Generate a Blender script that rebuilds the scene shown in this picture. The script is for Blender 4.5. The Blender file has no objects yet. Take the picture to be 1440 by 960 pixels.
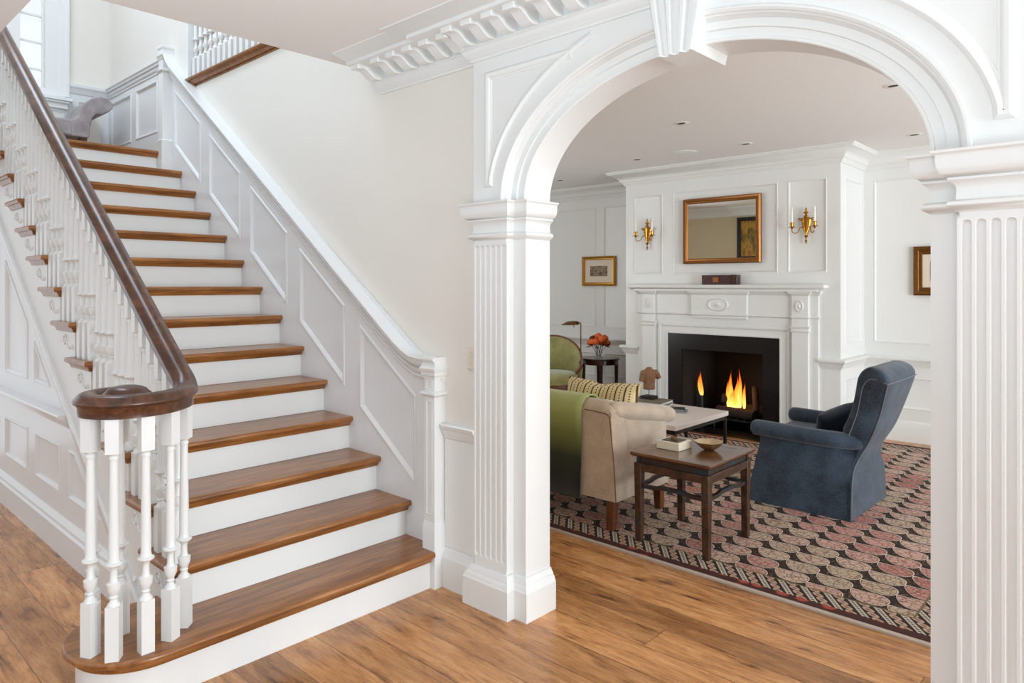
import bpy, bmesh, math, random
from mathutils import Vector, Matrix
from mathutils.geometry import tessellate_polygon
rnd = random.Random(7)
PI = math.pi
C = bpy.context.scene.collection
scene = bpy.context.scene

# ------------------------------------------------------------------ materials
class NT:
    """small wrapper that makes node graphs readable"""
    def __init__(s, name):
        s.m = bpy.data.materials.new(name); s.m.use_nodes = True
        s.t = s.m.node_tree; s.t.nodes.clear()
        s.out = s.t.nodes.new('ShaderNodeOutputMaterial')
    def n(s, typ, **kw):
        nd = s.t.nodes.new(typ)
        for k, v in kw.items():
            if k.startswith('_'): setattr(nd, k[1:], v)
        for k, v in kw.items():
            if not k.startswith('_'): s.put(nd.inputs[int(k[1:])] if k[0] == 'i' and k[1:].isdigit() else nd.inputs[k.replace('__', ' ')], v)
        return nd
    def put(s, sock, v):
        if isinstance(v, bpy.types.NodeSocket): s.t.links.new(v, sock)
        elif isinstance(v, bpy.types.Node): s.t.links.new(v.outputs[0], sock)
        else:
            if isinstance(v, tuple) and len(v) == 3 and sock.type == 'RGBA': v = v + (1,)
            sock.default_value = v
    def ma(s, op, a, b=0.0, c=None, clamp=False):
        nd = s.n('ShaderNodeMath', _operation=op, i0=a, i1=b)
        if c is not None: s.put(nd.inputs[2], c)
        nd.use_clamp = clamp
        return nd.outputs[0]
    def mix(s, f, a, b, blend='MIX'):
        nd = s.t.nodes.new('ShaderNodeMix'); nd.data_type = 'RGBA'; nd.blend_type = blend
        s.put(nd.inputs[0], f); s.put(nd.inputs[6], a); s.put(nd.inputs[7], b)
        return nd.outputs[2]
    def ramp(s, f, stops, interp='LINEAR'):
        nd = s.t.nodes.new('ShaderNodeValToRGB'); s.put(nd.inputs[0], f)
        cr = nd.color_ramp; cr.interpolation = interp
        while len(cr.elements) < len(stops): cr.elements.new(.5)
        for e, (p, c) in zip(cr.elements, stops):
            e.position = p; e.color = c if len(c) == 4 else tuple(c) + (1,)
        return nd.outputs[0]
    def bsdf(s, **kw):
        b = s.n('ShaderNodeBsdfPrincipled', **kw)
        s.t.links.new(b.outputs[0], s.out.inputs[0]); return b
    def bump(s, h, strength=.2, dist=.01):
        return s.n('ShaderNodeBump', Height=h, Strength=strength, Distance=dist).outputs[0]

def lin(r, g, b):
    f = lambda c: c / 12.92 if c <= .04045 else ((c + .055) / 1.055) ** 2.4
    return (f(r / 255), f(g / 255), f(b / 255))

def plain(name, col, rough=.5, metal=0., bump=0., bscale=60., vary=0., coat=0.):
    t = NT(name); co = t.n('ShaderNodeTexCoord').outputs['Object']
    nz = t.n('ShaderNodeTexNoise', Vector=co, Scale=bscale, Detail=3.).outputs[0]
    c = col
    if vary: c = t.mix(nz, tuple(x * (1 - vary) for x in col), tuple(min(1, x * (1 + vary)) for x in col))
    b = t.bsdf(Base__Color=c, Roughness=rough, Metallic=metal)
    if coat: b.inputs['Coat Weight'].default_value = coat
    if bump: t.put(b.inputs['Normal'], t.bump(nz, bump, .004))
    return t.m

def wood(name, c_dark, c_mid, c_light, rough=.35, axis='Y', scale=1., coat=.2, streak=14.):
    t = NT(name); co = t.n('ShaderNodeTexCoord').outputs['Object']
    info = t.n('ShaderNodeObjectInfo').outputs['Random']
    off = t.n('ShaderNodeCombineXYZ', i0=t.ma('MULTIPLY', info, 37.), i1=t.ma('MULTIPLY', info, 11.), i2=t.ma('MULTIPLY', info, 23.))
    v = t.n('ShaderNodeVectorMath', _operation='ADD', i0=co, i1=off.outputs[0]).outputs[0]
    sc = {'X': (1.2, streak, streak), 'Y': (streak, 1.2, streak), 'Z': (streak, streak, 1.2)}[axis]
    mp = t.n('ShaderNodeMapping', Vector=v); mp.inputs['Scale'].default_value = tuple(x * scale for x in sc)
    n1 = t.n('ShaderNodeTexNoise', Vector=mp.outputs[0], Scale=2.2, Detail=6., Roughness=.62, Distortion=.6).outputs[0]
    n2 = t.n('ShaderNodeTexNoise', Vector=mp.outputs[0], Scale=9., Detail=4., Roughness=.7).outputs[0]
    f = t.ma('ADD', t.ma('MULTIPLY', n1, .75), t.ma('MULTIPLY', n2, .25))
    col = t.ramp(f, [(.32, c_dark), (.5, c_mid), (.68, c_light)])
    b = t.bsdf(Base__Color=col, Roughness=rough)
    b.inputs['Coat Weight'].default_value = coat; b.inputs['Coat Roughness'].default_value = .18
    t.put(b.inputs['Normal'], t.bump(n2, .12, .002))
    return t.m

def fabric(name, c1, c2, weave=420., rough=.9, stretch=(1, 1, 1), sheen=.2):
    t = NT(name); co = t.n('ShaderNodeTexCoord').outputs['Object']
    mp = t.n('ShaderNodeMapping', Vector=co); mp.inputs['Scale'].default_value = stretch
    n1 = t.n('ShaderNodeTexNoise', Vector=mp.outputs[0], Scale=weave, Detail=2.).outputs[0]
    n2 = t.n('ShaderNodeTexNoise', Vector=co, Scale=9., Detail=4.).outputs[0]
    f = t.ma('ADD', t.ma('MULTIPLY', n1, .55), t.ma('MULTIPLY', n2, .45))
    b = t.bsdf(Base__Color=t.ramp(f, [(.36, c1), (.64, c2)]), Roughness=rough)
    b.inputs['Sheen Weight'].default_value = sheen
    t.put(b.inputs['Normal'], t.bump(n1, .25, .002))
    return t.m

M = {}
M['white'] = plain('white_paint', lin(229, 231, 230), .32, bump=.03, bscale=30)
M['wain'] = plain('white_gloss_paint', lin(228, 230, 231), .24, bump=.03, bscale=25)
M['cream'] = plain('cream_wall_paint', lin(229, 226, 219), .62, bump=.05, bscale=220)
M['lroom'] = plain('living_room_paint', lin(229, 230, 228), .38, bump=.03, bscale=30)
M['ceil'] = plain('ceiling_paint', lin(234, 232, 230), .8, bump=.04, bscale=150)
M['paper'] = plain('straw_wallpaper', lin(214, 200, 168), .8, bump=.1, bscale=160, vary=.04)
M['tread'] = wood('tread_oak', lin(94, 56, 24), lin(142, 90, 44), lin(178, 122, 68), .3, 'Y')
M['rail'] = wood('walnut_handrail', lin(44, 24, 15), lin(76, 44, 28), lin(114, 73, 48), .3, 'X', coat=.25, streak=9.)
M['darkwood'] = wood('dark_mahogany', lin(22, 10, 7), lin(52, 24, 16), lin(84, 42, 28), .25, 'Z', coat=.4)
M['legwood'] = wood('brown_leg_wood', lin(54, 26, 12), lin(100, 54, 26), lin(130, 76, 40), .35, 'Z')
M['gold'] = plain('antique_gilt', lin(186, 136, 60), .34, .9, bump=.3, bscale=120, vary=.3)
M['gold2'] = plain('bronze_gilt', lin(150, 100, 54), .36, .8, bump=.25, bscale=110, vary=.3)
M['gold3'] = plain('old_carved_gilt', lin(112, 74, 30), .4, .75, bump=.5, bscale=70, vary=.55)
M['brass'] = plain('polished_brass', lin(190, 138, 62), .24, 1., vary=.12)
M['brass2'] = plain('aged_brass', lin(120, 86, 46), .35, .9, vary=.2)
M['bowl'] = plain('hammered_silver_gilt', lin(218, 200, 164), .3, 1., bump=.3, bscale=70, vary=.15)
M['black'] = plain('matte_black', (.006, .006, .007), .6)
M['iron'] = plain('dark_bronze_metal', lin(48, 42, 38), .4, .6, vary=.2)
M['candle'] = plain('candle_white', lin(240, 236, 226), .5)
M['porcelain'] = plain('bone_white', lin(236, 228, 210), .4, vary=.04)
M['stone'] = plain('pale_limestone', lin(232, 222, 214), .4, vary=.03, bscale=12)
M['cushionblue'] = fabric('dark_teal_velvet', lin(8, 20, 34), lin(22, 48, 72), 160, .6, sheen=.15)
M['blue'] = fabric('slate_blue_linen', lin(26, 34, 46), lin(62, 79, 96), 300, .9, (1, 1, .25))
M['piping'] = plain('pale_piping', lin(150, 150, 148), .8)
M['bluepipe'] = plain('grey_piping', lin(112, 114, 116), .8)
M['sofa'] = fabric('taupe_velvet', lin(172, 152, 132), lin(208, 190, 170), 200, .85, sheen=.4)
M['sofapipe'] = plain('brown_piping', lin(118, 90, 68), .8)
M['green'] = fabric('olive_green_velvet', lin(120, 118, 64), lin(158, 154, 98), 200, .8, sheen=.5)
M['greyfab'] = fabric('grey_tweed', lin(124, 118, 120), lin(174, 168, 168), 260, .9)
M['rose'] = plain('orange_petals', lin(228, 106, 48), .6, vary=.25, bscale=30)
M['rosedark'] = plain('dark_red_petals', lin(110, 26, 20), .6, vary=.3)
M['leaf'] = plain('leaf_green', lin(40, 52, 30), .5, vary=.3)
M['terra'] = plain('weathered_terracotta', lin(138, 102, 76), .85, bump=.5, bscale=45, vary=.35)
M['plate'] = plain('cream_plastic', lin(226, 218, 202), .4)
M['paperw'] = plain('page_white', lin(228, 224, 214), .7)
M['bookgrey'] = plain('khaki_cloth_cover', lin(120, 112, 92), .7)
M['bookblue'] = plain('slate_book_cover', lin(130, 142, 160), .5)
M['bookblack'] = plain('black_book_cover', lin(20, 20, 24), .4)
M['oxblood'] = plain('oxblood_leather', lin(62, 22, 18), .4, vary=.2)
M['mat'] = plain('picture_mat', lin(222, 210, 192), .8)
M['soot'] = plain('sooty_firebox', (.008, .006, .005), .85, bump=.3, bscale=20)
M['bark'] = plain('charred_log', lin(46, 32, 23), .9, bump=.8, bscale=40, vary=.6)
M['ember'] = plain('dark_charred_log', lin(40, 26, 18), .9, bump=.8, bscale=40, vary=.6)

def granite():
    t = NT('black_granite'); co = t.n('ShaderNodeTexCoord').outputs['Object']
    n = t.n('ShaderNodeTexNoise', Vector=co, Scale=90., Detail=5., Roughness=.8).outputs[0]
    t.bsdf(Base__Color=t.ramp(n, [(.45, (.004, .004, .005)), (.68, (.010, .010, .012)), (.78, (.06, .06, .065))]), Roughness=.22)
    return t.m
M['granite'] = granite()

def floor_mat():
    t = NT('hickory_planks'); co = t.n('ShaderNodeTexCoord').outputs['Object']
    sx = t.n('ShaderNodeSeparateXYZ', Vector=co)
    W, L = .178, 2.1
    row = t.ma('FLOOR', t.ma('DIVIDE', sx.outputs[1], W))
    rr = t.n('ShaderNodeTexWhiteNoise', _noise_dimensions='1D', W=row).outputs[0]
    u = t.ma('ADD', t.ma('DIVIDE', sx.outputs[0], L), t.ma('MULTIPLY', rr, 7.31))
    colm = t.ma('FLOOR', u)
    pid = t.n('ShaderNodeCombineXYZ', i0=row, i1=colm, i2=0.)
    wn = t.n('ShaderNodeTexWhiteNoise', _noise_dimensions='2D', Vector=pid.outputs[0])
    rv = wn.outputs[0]
    off = t.n('ShaderNodeCombineXYZ', i0=t.ma('MULTIPLY', rv, 50.), i1=t.ma('MULTIPLY', rv, 19.), i2=t.ma('MULTIPLY', rv, 31.))
    v = t.n('ShaderNodeVectorMath', _operation='ADD', i0=co, i1=off.outputs[0]).outputs[0]
    mp = t.n('ShaderNodeMapping', Vector=v); mp.inputs['Scale'].default_value = (1.3, 7.5, 1.)
    g1 = t.n('ShaderNodeTexNoise', Vector=mp.outputs[0], Scale=1.6, Detail=7., Roughness=.6, Distortion=1.4).outputs[0]
    mp2 = t.n('ShaderNodeMapping', Vector=v); mp2.inputs['Scale'].default_value = (3., 34., 1.)
    g2 = t.n('ShaderNodeTexNoise', Vector=mp2.outputs[0], Scale=3., Detail=4., Roughness=.7).outputs[0]
    mp3 = t.n('ShaderNodeMapping', Vector=v); mp3.inputs['Scale'].default_value = (2.4, 7., 1.)
    kn = t.n('ShaderNodeTexVoronoi', Vector=mp3.outputs[0], Scale=.9).outputs['Distance']
    g = t.ma('ADD', t.ma('MULTIPLY', g1, .68), t.ma('MULTIPLY', g2, .32))
    base = t.ramp(g, [(.33, lin(110, 68, 38)), (.44, lin(170, 118, 72)), (.56, lin(202, 148, 96)), (.68, lin(220, 176, 126))])
    tint = t.ramp(rv, [(0., (.60, .56, .53)), (.25, (.82, .78, .74)), (.6, (1., .98, .96)), (1., (1.18, 1.16, 1.14))])
    c = t.mix(1., base, tint, 'MULTIPLY')
    knot = t.ramp(kn, [(.02, (1, 1, 1)), (.12, (0, 0, 0))])
    gate = t.ma('GREATER_THAN', rv, .35)
    c = t.mix(t.ma('MULTIPLY', t.ma('MULTIPLY', knot, gate), .8), c, lin(52, 30, 18))
    dark = t.ramp(g1, [(.30, (1, 1, 1)), (.38, (0, 0, 0))])
    c = t.mix(t.ma('MULTIPLY', dark, .75), c, lin(70, 42, 24))
    fy = t.ma('FRACT', t.ma('DIVIDE', sx.outputs[1], W)); fx = t.ma('FRACT', u)
    ey = t.ma('MULTIPLY', t.ma('MINIMUM', fy, t.ma('SUBTRACT', 1., fy)), W)
    ex = t.ma('MULTIPLY', t.ma('MINIMUM', fx, t.ma('SUBTRACT', 1., fx)), L)
    e = t.ma('MINIMUM', ex, ey)
    gap = t.ma('LESS_THAN', e, .0016)
    c = t.mix(t.ma('MULTIPLY', gap, .75), c, lin(46, 26, 15))
    b = t.bsdf(Base__Color=c, Roughness=t.ma('ADD', .20, t.ma('MULTIPLY', g2, .16)))
    bev = t.ramp(e, [(0., (0, 0, 0)), (.006, (1, 1, 1))])
    h = t.ma('ADD', bev, t.ma('MULTIPLY', g2, .12))
    t.put(b.inputs['Normal'], t.bump(h, .35, .002))
    return t.m
M['floor'] = floor_mat()

def rug_mat(xmin, xmax, ymin, ymax):
    t = NT('paisley_rug'); g = t.n('ShaderNodeNewGeometry').outputs['Position']
    s = t.n('ShaderNodeSeparateXYZ', Vector=g); x, y = s.outputs[0], s.outputs[1]
    CW, CH = .185, .147
    u = t.ma('DIVIDE', t.ma('ADD', x, 10.0), CW)
    col = t.ma('FLOOR', u)
    v = t.ma('ADD', t.ma('DIVIDE', y, CH), t.ma('MULTIPLY', t.ma('MODULO', col, 2.), .5))
    row = t.ma('FLOOR', v)
    fu = t.ma('SUBTRACT', t.ma('FRACT', u), .5); fv = t.ma('SUBTRACT', t.ma('FRACT', v), .5)
    lt = t.ma('MAXIMUM', t.ma('SUBTRACT', -.08, fu), 0.); bend = t.ma('ADD', t.ma('SUBTRACT', fv, t.ma('MULTIPLY', t.ma('MULTIPLY', lt, lt), 1.8)), .045)
    tap = t.ma('ADD', .465, t.ma('MULTIPLY', fu, .20))
    ey = t.ma('DIVIDE', bend, tap); ex = t.ma('DIVIDE', fu, .515)
    d = t.ma('SQRT', t.ma('ADD', t.ma('MULTIPLY', ex, ex), t.ma('MULTIPLY', ey, ey)))
    idv = t.n('ShaderNodeCombineXYZ', i0=col, i1=row, i2=0.)
    rv = t.n('ShaderNodeTexWhiteNoise', _noise_dimensions='2D', Vector=idv.outputs[0]).outputs[0]
    big = t.n('ShaderNodeTexNoise', Vector=g, Scale=1.3, Detail=1.).outputs[0]
    diag = t.ma('ADD', t.ma('MULTIPLY', t.ma('SINE', t.ma('ADD', t.ma('MULTIPLY', col, 1.05), t.ma('MULTIPLY', row, .72))), .32), .5)
    pk = t.ma('ADD', t.ma('MULTIPLY', t.ma('SUBTRACT', rv, .5), .42), t.ma('ADD', t.ma('MULTIPLY', diag, .42), t.ma('ADD', t.ma('MULTIPLY', big, .4), .1)))
    fill = t.ramp(pk, [(.25, lin(180, 166, 142)), (.45, lin(198, 176, 158)), (.62, lin(194, 148, 138)), (.85, lin(168, 102, 96))])
    sp = t.n('ShaderNodeTexVoronoi', Vector=g, Scale=52.).outputs['Distance']
    spn = t.n('ShaderNodeTexNoise', Vector=g, Scale=70., Detail=2.).outputs[0]
    fill = t.mix(t.ramp(sp, [(.16, (.85, .85, .85)), (.3, (0, 0, 0))]), fill, lin(70, 38, 32))
    fill = t.mix(t.ramp(spn, [(.56, (0, 0, 0)), (.64, (.7, .7, .7))]), fill, lin(206, 184, 160))
    vn = t.n('ShaderNodeTexVoronoi', _feature='DISTANCE_TO_EDGE', Vector=g, Scale=26.).outputs['Distance']
    fill = t.mix(t.ramp(vn, [(.03, (.75, .75, .75)), (.09, (0, 0, 0))]), fill, lin(122, 72, 66))
    ground = t.mix(t.ramp(sp, [(.2, (1, 1, 1)), (.34, (0, 0, 0))]), lin(38, 24, 18), lin(120, 88, 62))
    c = t.mix(t.ma('LESS_THAN', d, .98), ground, lin(222, 204, 188))
    c = t.mix(t.ma('LESS_THAN', d, .92), c, lin(92, 52, 48))
    c = t.mix(t.ma('LESS_THAN', d, .89), c, fill)
    # border
    e = t.ma('MINIMUM', t.ma('MINIMUM', t.ma('SUBTRACT', xmax, x), t.ma('SUBTRACT', x, xmin)), t.ma('MINIMUM', t.ma('SUBTRACT', y, ymin), t.ma('SUBTRACT', t.ma('ADD', ymax, t.ma('MULTIPLY', t.ma('GREATER_THAN', x, -2.203), .87)), y)))
    p = t.ma('FRACT', t.ma('DIVIDE', t.ma('ADD', x, t.ma('MULTIPLY', y, .76)), .112))
    q = t.ma('FRACT', t.ma('DIVIDE', t.ma('SUBTRACT', y, t.ma('MULTIPLY', x, .0)), .042))
    bd = (38 / 255 * .15, .012, .009)
    st = t.ma('MULTIPLY', t.ma('GREATER_THAN', p, .06), t.ma('LESS_THAN', p, .36))
    stin = t.ma('MULTIPLY', t.ma('GREATER_THAN', p, .14), t.ma('LESS_THAN', p, .28))
    bcol = t.mix(st, lin(40, 24, 18), lin(196, 186, 172))
    dots = t.ma('MULTIPLY', stin, t.ma('GREATER_THAN', t.ma('FRACT', t.ma('MULTIPLY', y, 60.)), .45))
    bcol = t.mix(dots, bcol, lin(58, 48, 44))
    cx = t.ma('MULTIPLY', t.ma('SUBTRACT', p, .68), .112 * .8); cy = t.ma('MULTIPLY', t.ma('SUBTRACT', q, .5), .042)
    cd = t.ma('SQRT', t.ma('ADD', t.ma('MULTIPLY', cx, cx), t.ma('MULTIPLY', cy, cy)))
    bcol = t.mix(t.ma('LESS_THAN', cd, .0195), bcol, lin(186, 158, 138))
    bcol = t.mix(t.ma('LESS_THAN', cd, .009), bcol, lin(140, 98, 86))
    c = t.mix(t.ma('LESS_THAN', e, .205), c, lin(112, 100, 66))
    c = t.mix(t.ma('LESS_THAN', e, .195), c, bcol)
    mo = t.n('ShaderNodeTexVoronoi', Vector=g, Scale=9.5, Randomness=.4).outputs['Distance']
    oc = t.mix(t.ramp(mo, [(.24, (1, 1, 1)), (.34, (0, 0, 0))]), lin(66, 30, 22), lin(168, 70, 54))
    c = t.mix(t.ma('LESS_THAN', e, .062), c, oc)
    fz = t.n('ShaderNodeTexNoise', Vector=g, Scale=420., Detail=2.).outputs[0]
    c = t.mix(.25, c, t.mix(1., c, t.ramp(fz, [(.3, (.4, .4, .4)), (.7, (1.5, 1.5, 1.5))]), 'MULTIPLY'))
    b = t.bsdf(Base__Color=c, Roughness=.95)
    t.put(b.inputs['Normal'], t.bump(fz, .3, .003))
    return t.m

def glass_mat(name='clear_glass', refl=.045):
    t = NT(name)
    tr = t.n('ShaderNodeBsdfTransparent'); gl = t.n('ShaderNodeBsdfGlossy', Roughness=.02)
    mx = t.n('ShaderNodeMixShader', i0=refl, i1=tr, i2=gl)
    t.t.links.new(mx.outputs[0], t.out.inputs[0]); return t.m
M['glass'] = glass_mat()

def mirror_mat():
    t = NT('mirror_glass'); t.bsdf(Base__Color=(.88, .88, .84), Metallic=1., Roughness=.01); return t.m
M['mirror'] = mirror_mat()

def flame_mat(name, k):
    t = NT(name); co = t.n('ShaderNodeTexCoord').outputs['Generated']
    z = t.n('ShaderNodeSeparateXYZ', Vector=co).outputs[2]
    nz = t.n('ShaderNodeTexNoise', Vector=co, Scale=3.2, Detail=3.).outputs[0]
    zz = t.ma('ADD', z, t.ma('MULTIPLY', t.ma('SUBTRACT', nz, .5), .5))
    col = t.ramp(zz, [(.05, (1., .62, .16)), (.35, (1., .36, .05)), (.7, (.8, .13, .01)), (1., (.3, .03, .003))])
    em = t.n('ShaderNodeEmission', Color=col, Strength=k)
    tr = t.n('ShaderNodeBsdfTransparent')
    lw = t.n('ShaderNodeLayerWeight', Blend=.35).outputs['Facing']
    a = t.ma('ADD', t.ma('MULTIPLY', lw, .9), t.ma('MULTIPLY', t.ma('MAXIMUM', t.ma('SUBTRACT', zz, .55), 0.), 1.4), clamp=True)
    mx = t.n('ShaderNodeMixShader', i0=a, i1=em, i2=tr)
    t.t.links.new(mx.outputs[0], t.out.inputs[0]); return t.m
M['flame'] = flame_mat('orange_flame', 2.2)
M['flame2'] = flame_mat('dim_flame', 1.4)

def throw_mat():
    t = NT('ombre_green_throw'); z = t.n('ShaderNodeSeparateXYZ', Vector=t.n('ShaderNodeNewGeometry').outputs['Position']).outputs[2]
    nz = t.n('ShaderNodeTexNoise', Vector=t.n('ShaderNodeTexCoord').outputs['Object'], Scale=140., Detail=2.).outputs[0]
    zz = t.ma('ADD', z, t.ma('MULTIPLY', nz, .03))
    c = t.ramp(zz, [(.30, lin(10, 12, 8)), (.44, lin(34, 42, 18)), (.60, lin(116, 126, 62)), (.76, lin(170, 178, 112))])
    b = t.bsdf(Base__Color=c, Roughness=.85); b.inputs['Sheen Weight'].default_value = .3
    t.put(b.inputs['Normal'], t.bump(nz, .2, .002)); return t.m
M['throw'] = throw_mat()

def pillow_mat():
    t = NT('striped_pillow'); s = t.n('ShaderNodeSeparateXYZ', Vector=t.n('ShaderNodeTexCoord').outputs['Object'])
    p = t.ma('FRACT', t.ma('ADD', t.ma('DIVIDE', s.outputs[0], .062), .5))
    a = t.ma('ABSOLUTE', t.ma('SUBTRACT', p, .5))
    c = t.mix(t.ma('GREATER_THAN', a, .40), lin(226, 208, 160), lin(176, 150, 92))
    c = t.mix(t.ma('GREATER_THAN', a, .44), c, lin(70, 50, 36))
    q = t.ma('SUBTRACT', t.ma('FRACT', t.ma('DIVIDE', s.outputs[2], .017)), .5)
    dd = t.ma('ADD', t.ma('MULTIPLY', t.ma('MULTIPLY', a, a), 11.), t.ma('MULTIPLY', q, q))
    c = t.mix(t.ma('LESS_THAN', dd, .075), c, lin(86, 66, 48))
    t.bsdf(Base__Color=c, Roughness=.85); return t.m
M['pillow'] = pillow_mat()

def painted_table():
    t = NT('worn_blue_lacquer'); co = t.n('ShaderNodeTexCoord').outputs['Object']
    n = t.n('ShaderNodeTexNoise', Vector=co, Scale=11., Detail=6., Roughness=.7).outputs[0]
    c = t.ramp(n, [(.36, lin(40, 24, 16)), (.47, lin(58, 38, 28)), (.55, lin(30, 42, 52)), (.68, lin(50, 80, 98))])
    t.bsdf(Base__Color=c, Roughness=.4); return t.m
M['worn'] = painted_table()
def painted_leg():
    t = NT('worn_brown_lacquer'); co = t.n('ShaderNodeTexCoord').outputs['Object']
    n = t.n('ShaderNodeTexNoise', Vector=co, Scale=13., Detail=6., Roughness=.7).outputs[0]
    c = t.ramp(n, [(.3, lin(24, 14, 10)), (.45, lin(56, 34, 22)), (.56, lin(82, 52, 32)), (.62, lin(40, 44, 48)), (.72, lin(44, 66, 80))])
    t.bsdf(Base__Color=c, Roughness=.38); return t.m
M['wornleg'] = painted_leg()
M['tabletop'] = wood('chestnut_tabletop', lin(58, 32, 18), lin(98, 60, 35), lin(132, 86, 52), .2, 'X', coat=.5)

def art_mat(name, cols, scale=9., stretch=(1, 1, 1)):
    t = NT(name); co = t.n('ShaderNodeTexCoord').outputs['Object']
    mp = t.n('ShaderNodeMapping', Vector=co); mp.inputs['Scale'].default_value = stretch
    n = t.n('ShaderNodeTexNoise', Vector=mp.outputs[0], Scale=scale, Detail=5., Roughness=.7).outputs[0]
    t.bsdf(Base__Color=t.ramp(n, [(.34 + .32 * i / (len(cols) - 1), c) for i, c in enumerate(cols)]), Roughness=.6); return t.m
M['art_sepia'] = art_mat('sepia_print', [lin(52, 44, 36), lin(98, 82, 66), lin(160, 140, 112), lin(110, 90, 60)], 26.)
M['art_land'] = art_mat('golden_landscape', [lin(52, 56, 16), lin(120, 96, 24), lin(186, 140, 50), lin(150, 82, 34)], 7., (1, 1, .5))
M['art_gray'] = art_mat('grey_print', [lin(90, 84, 74), lin(150, 140, 126)], 20.)
M['redwood'] = plain('rust_painted_wood', lin(94, 44, 22), .5, vary=.2)

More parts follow.
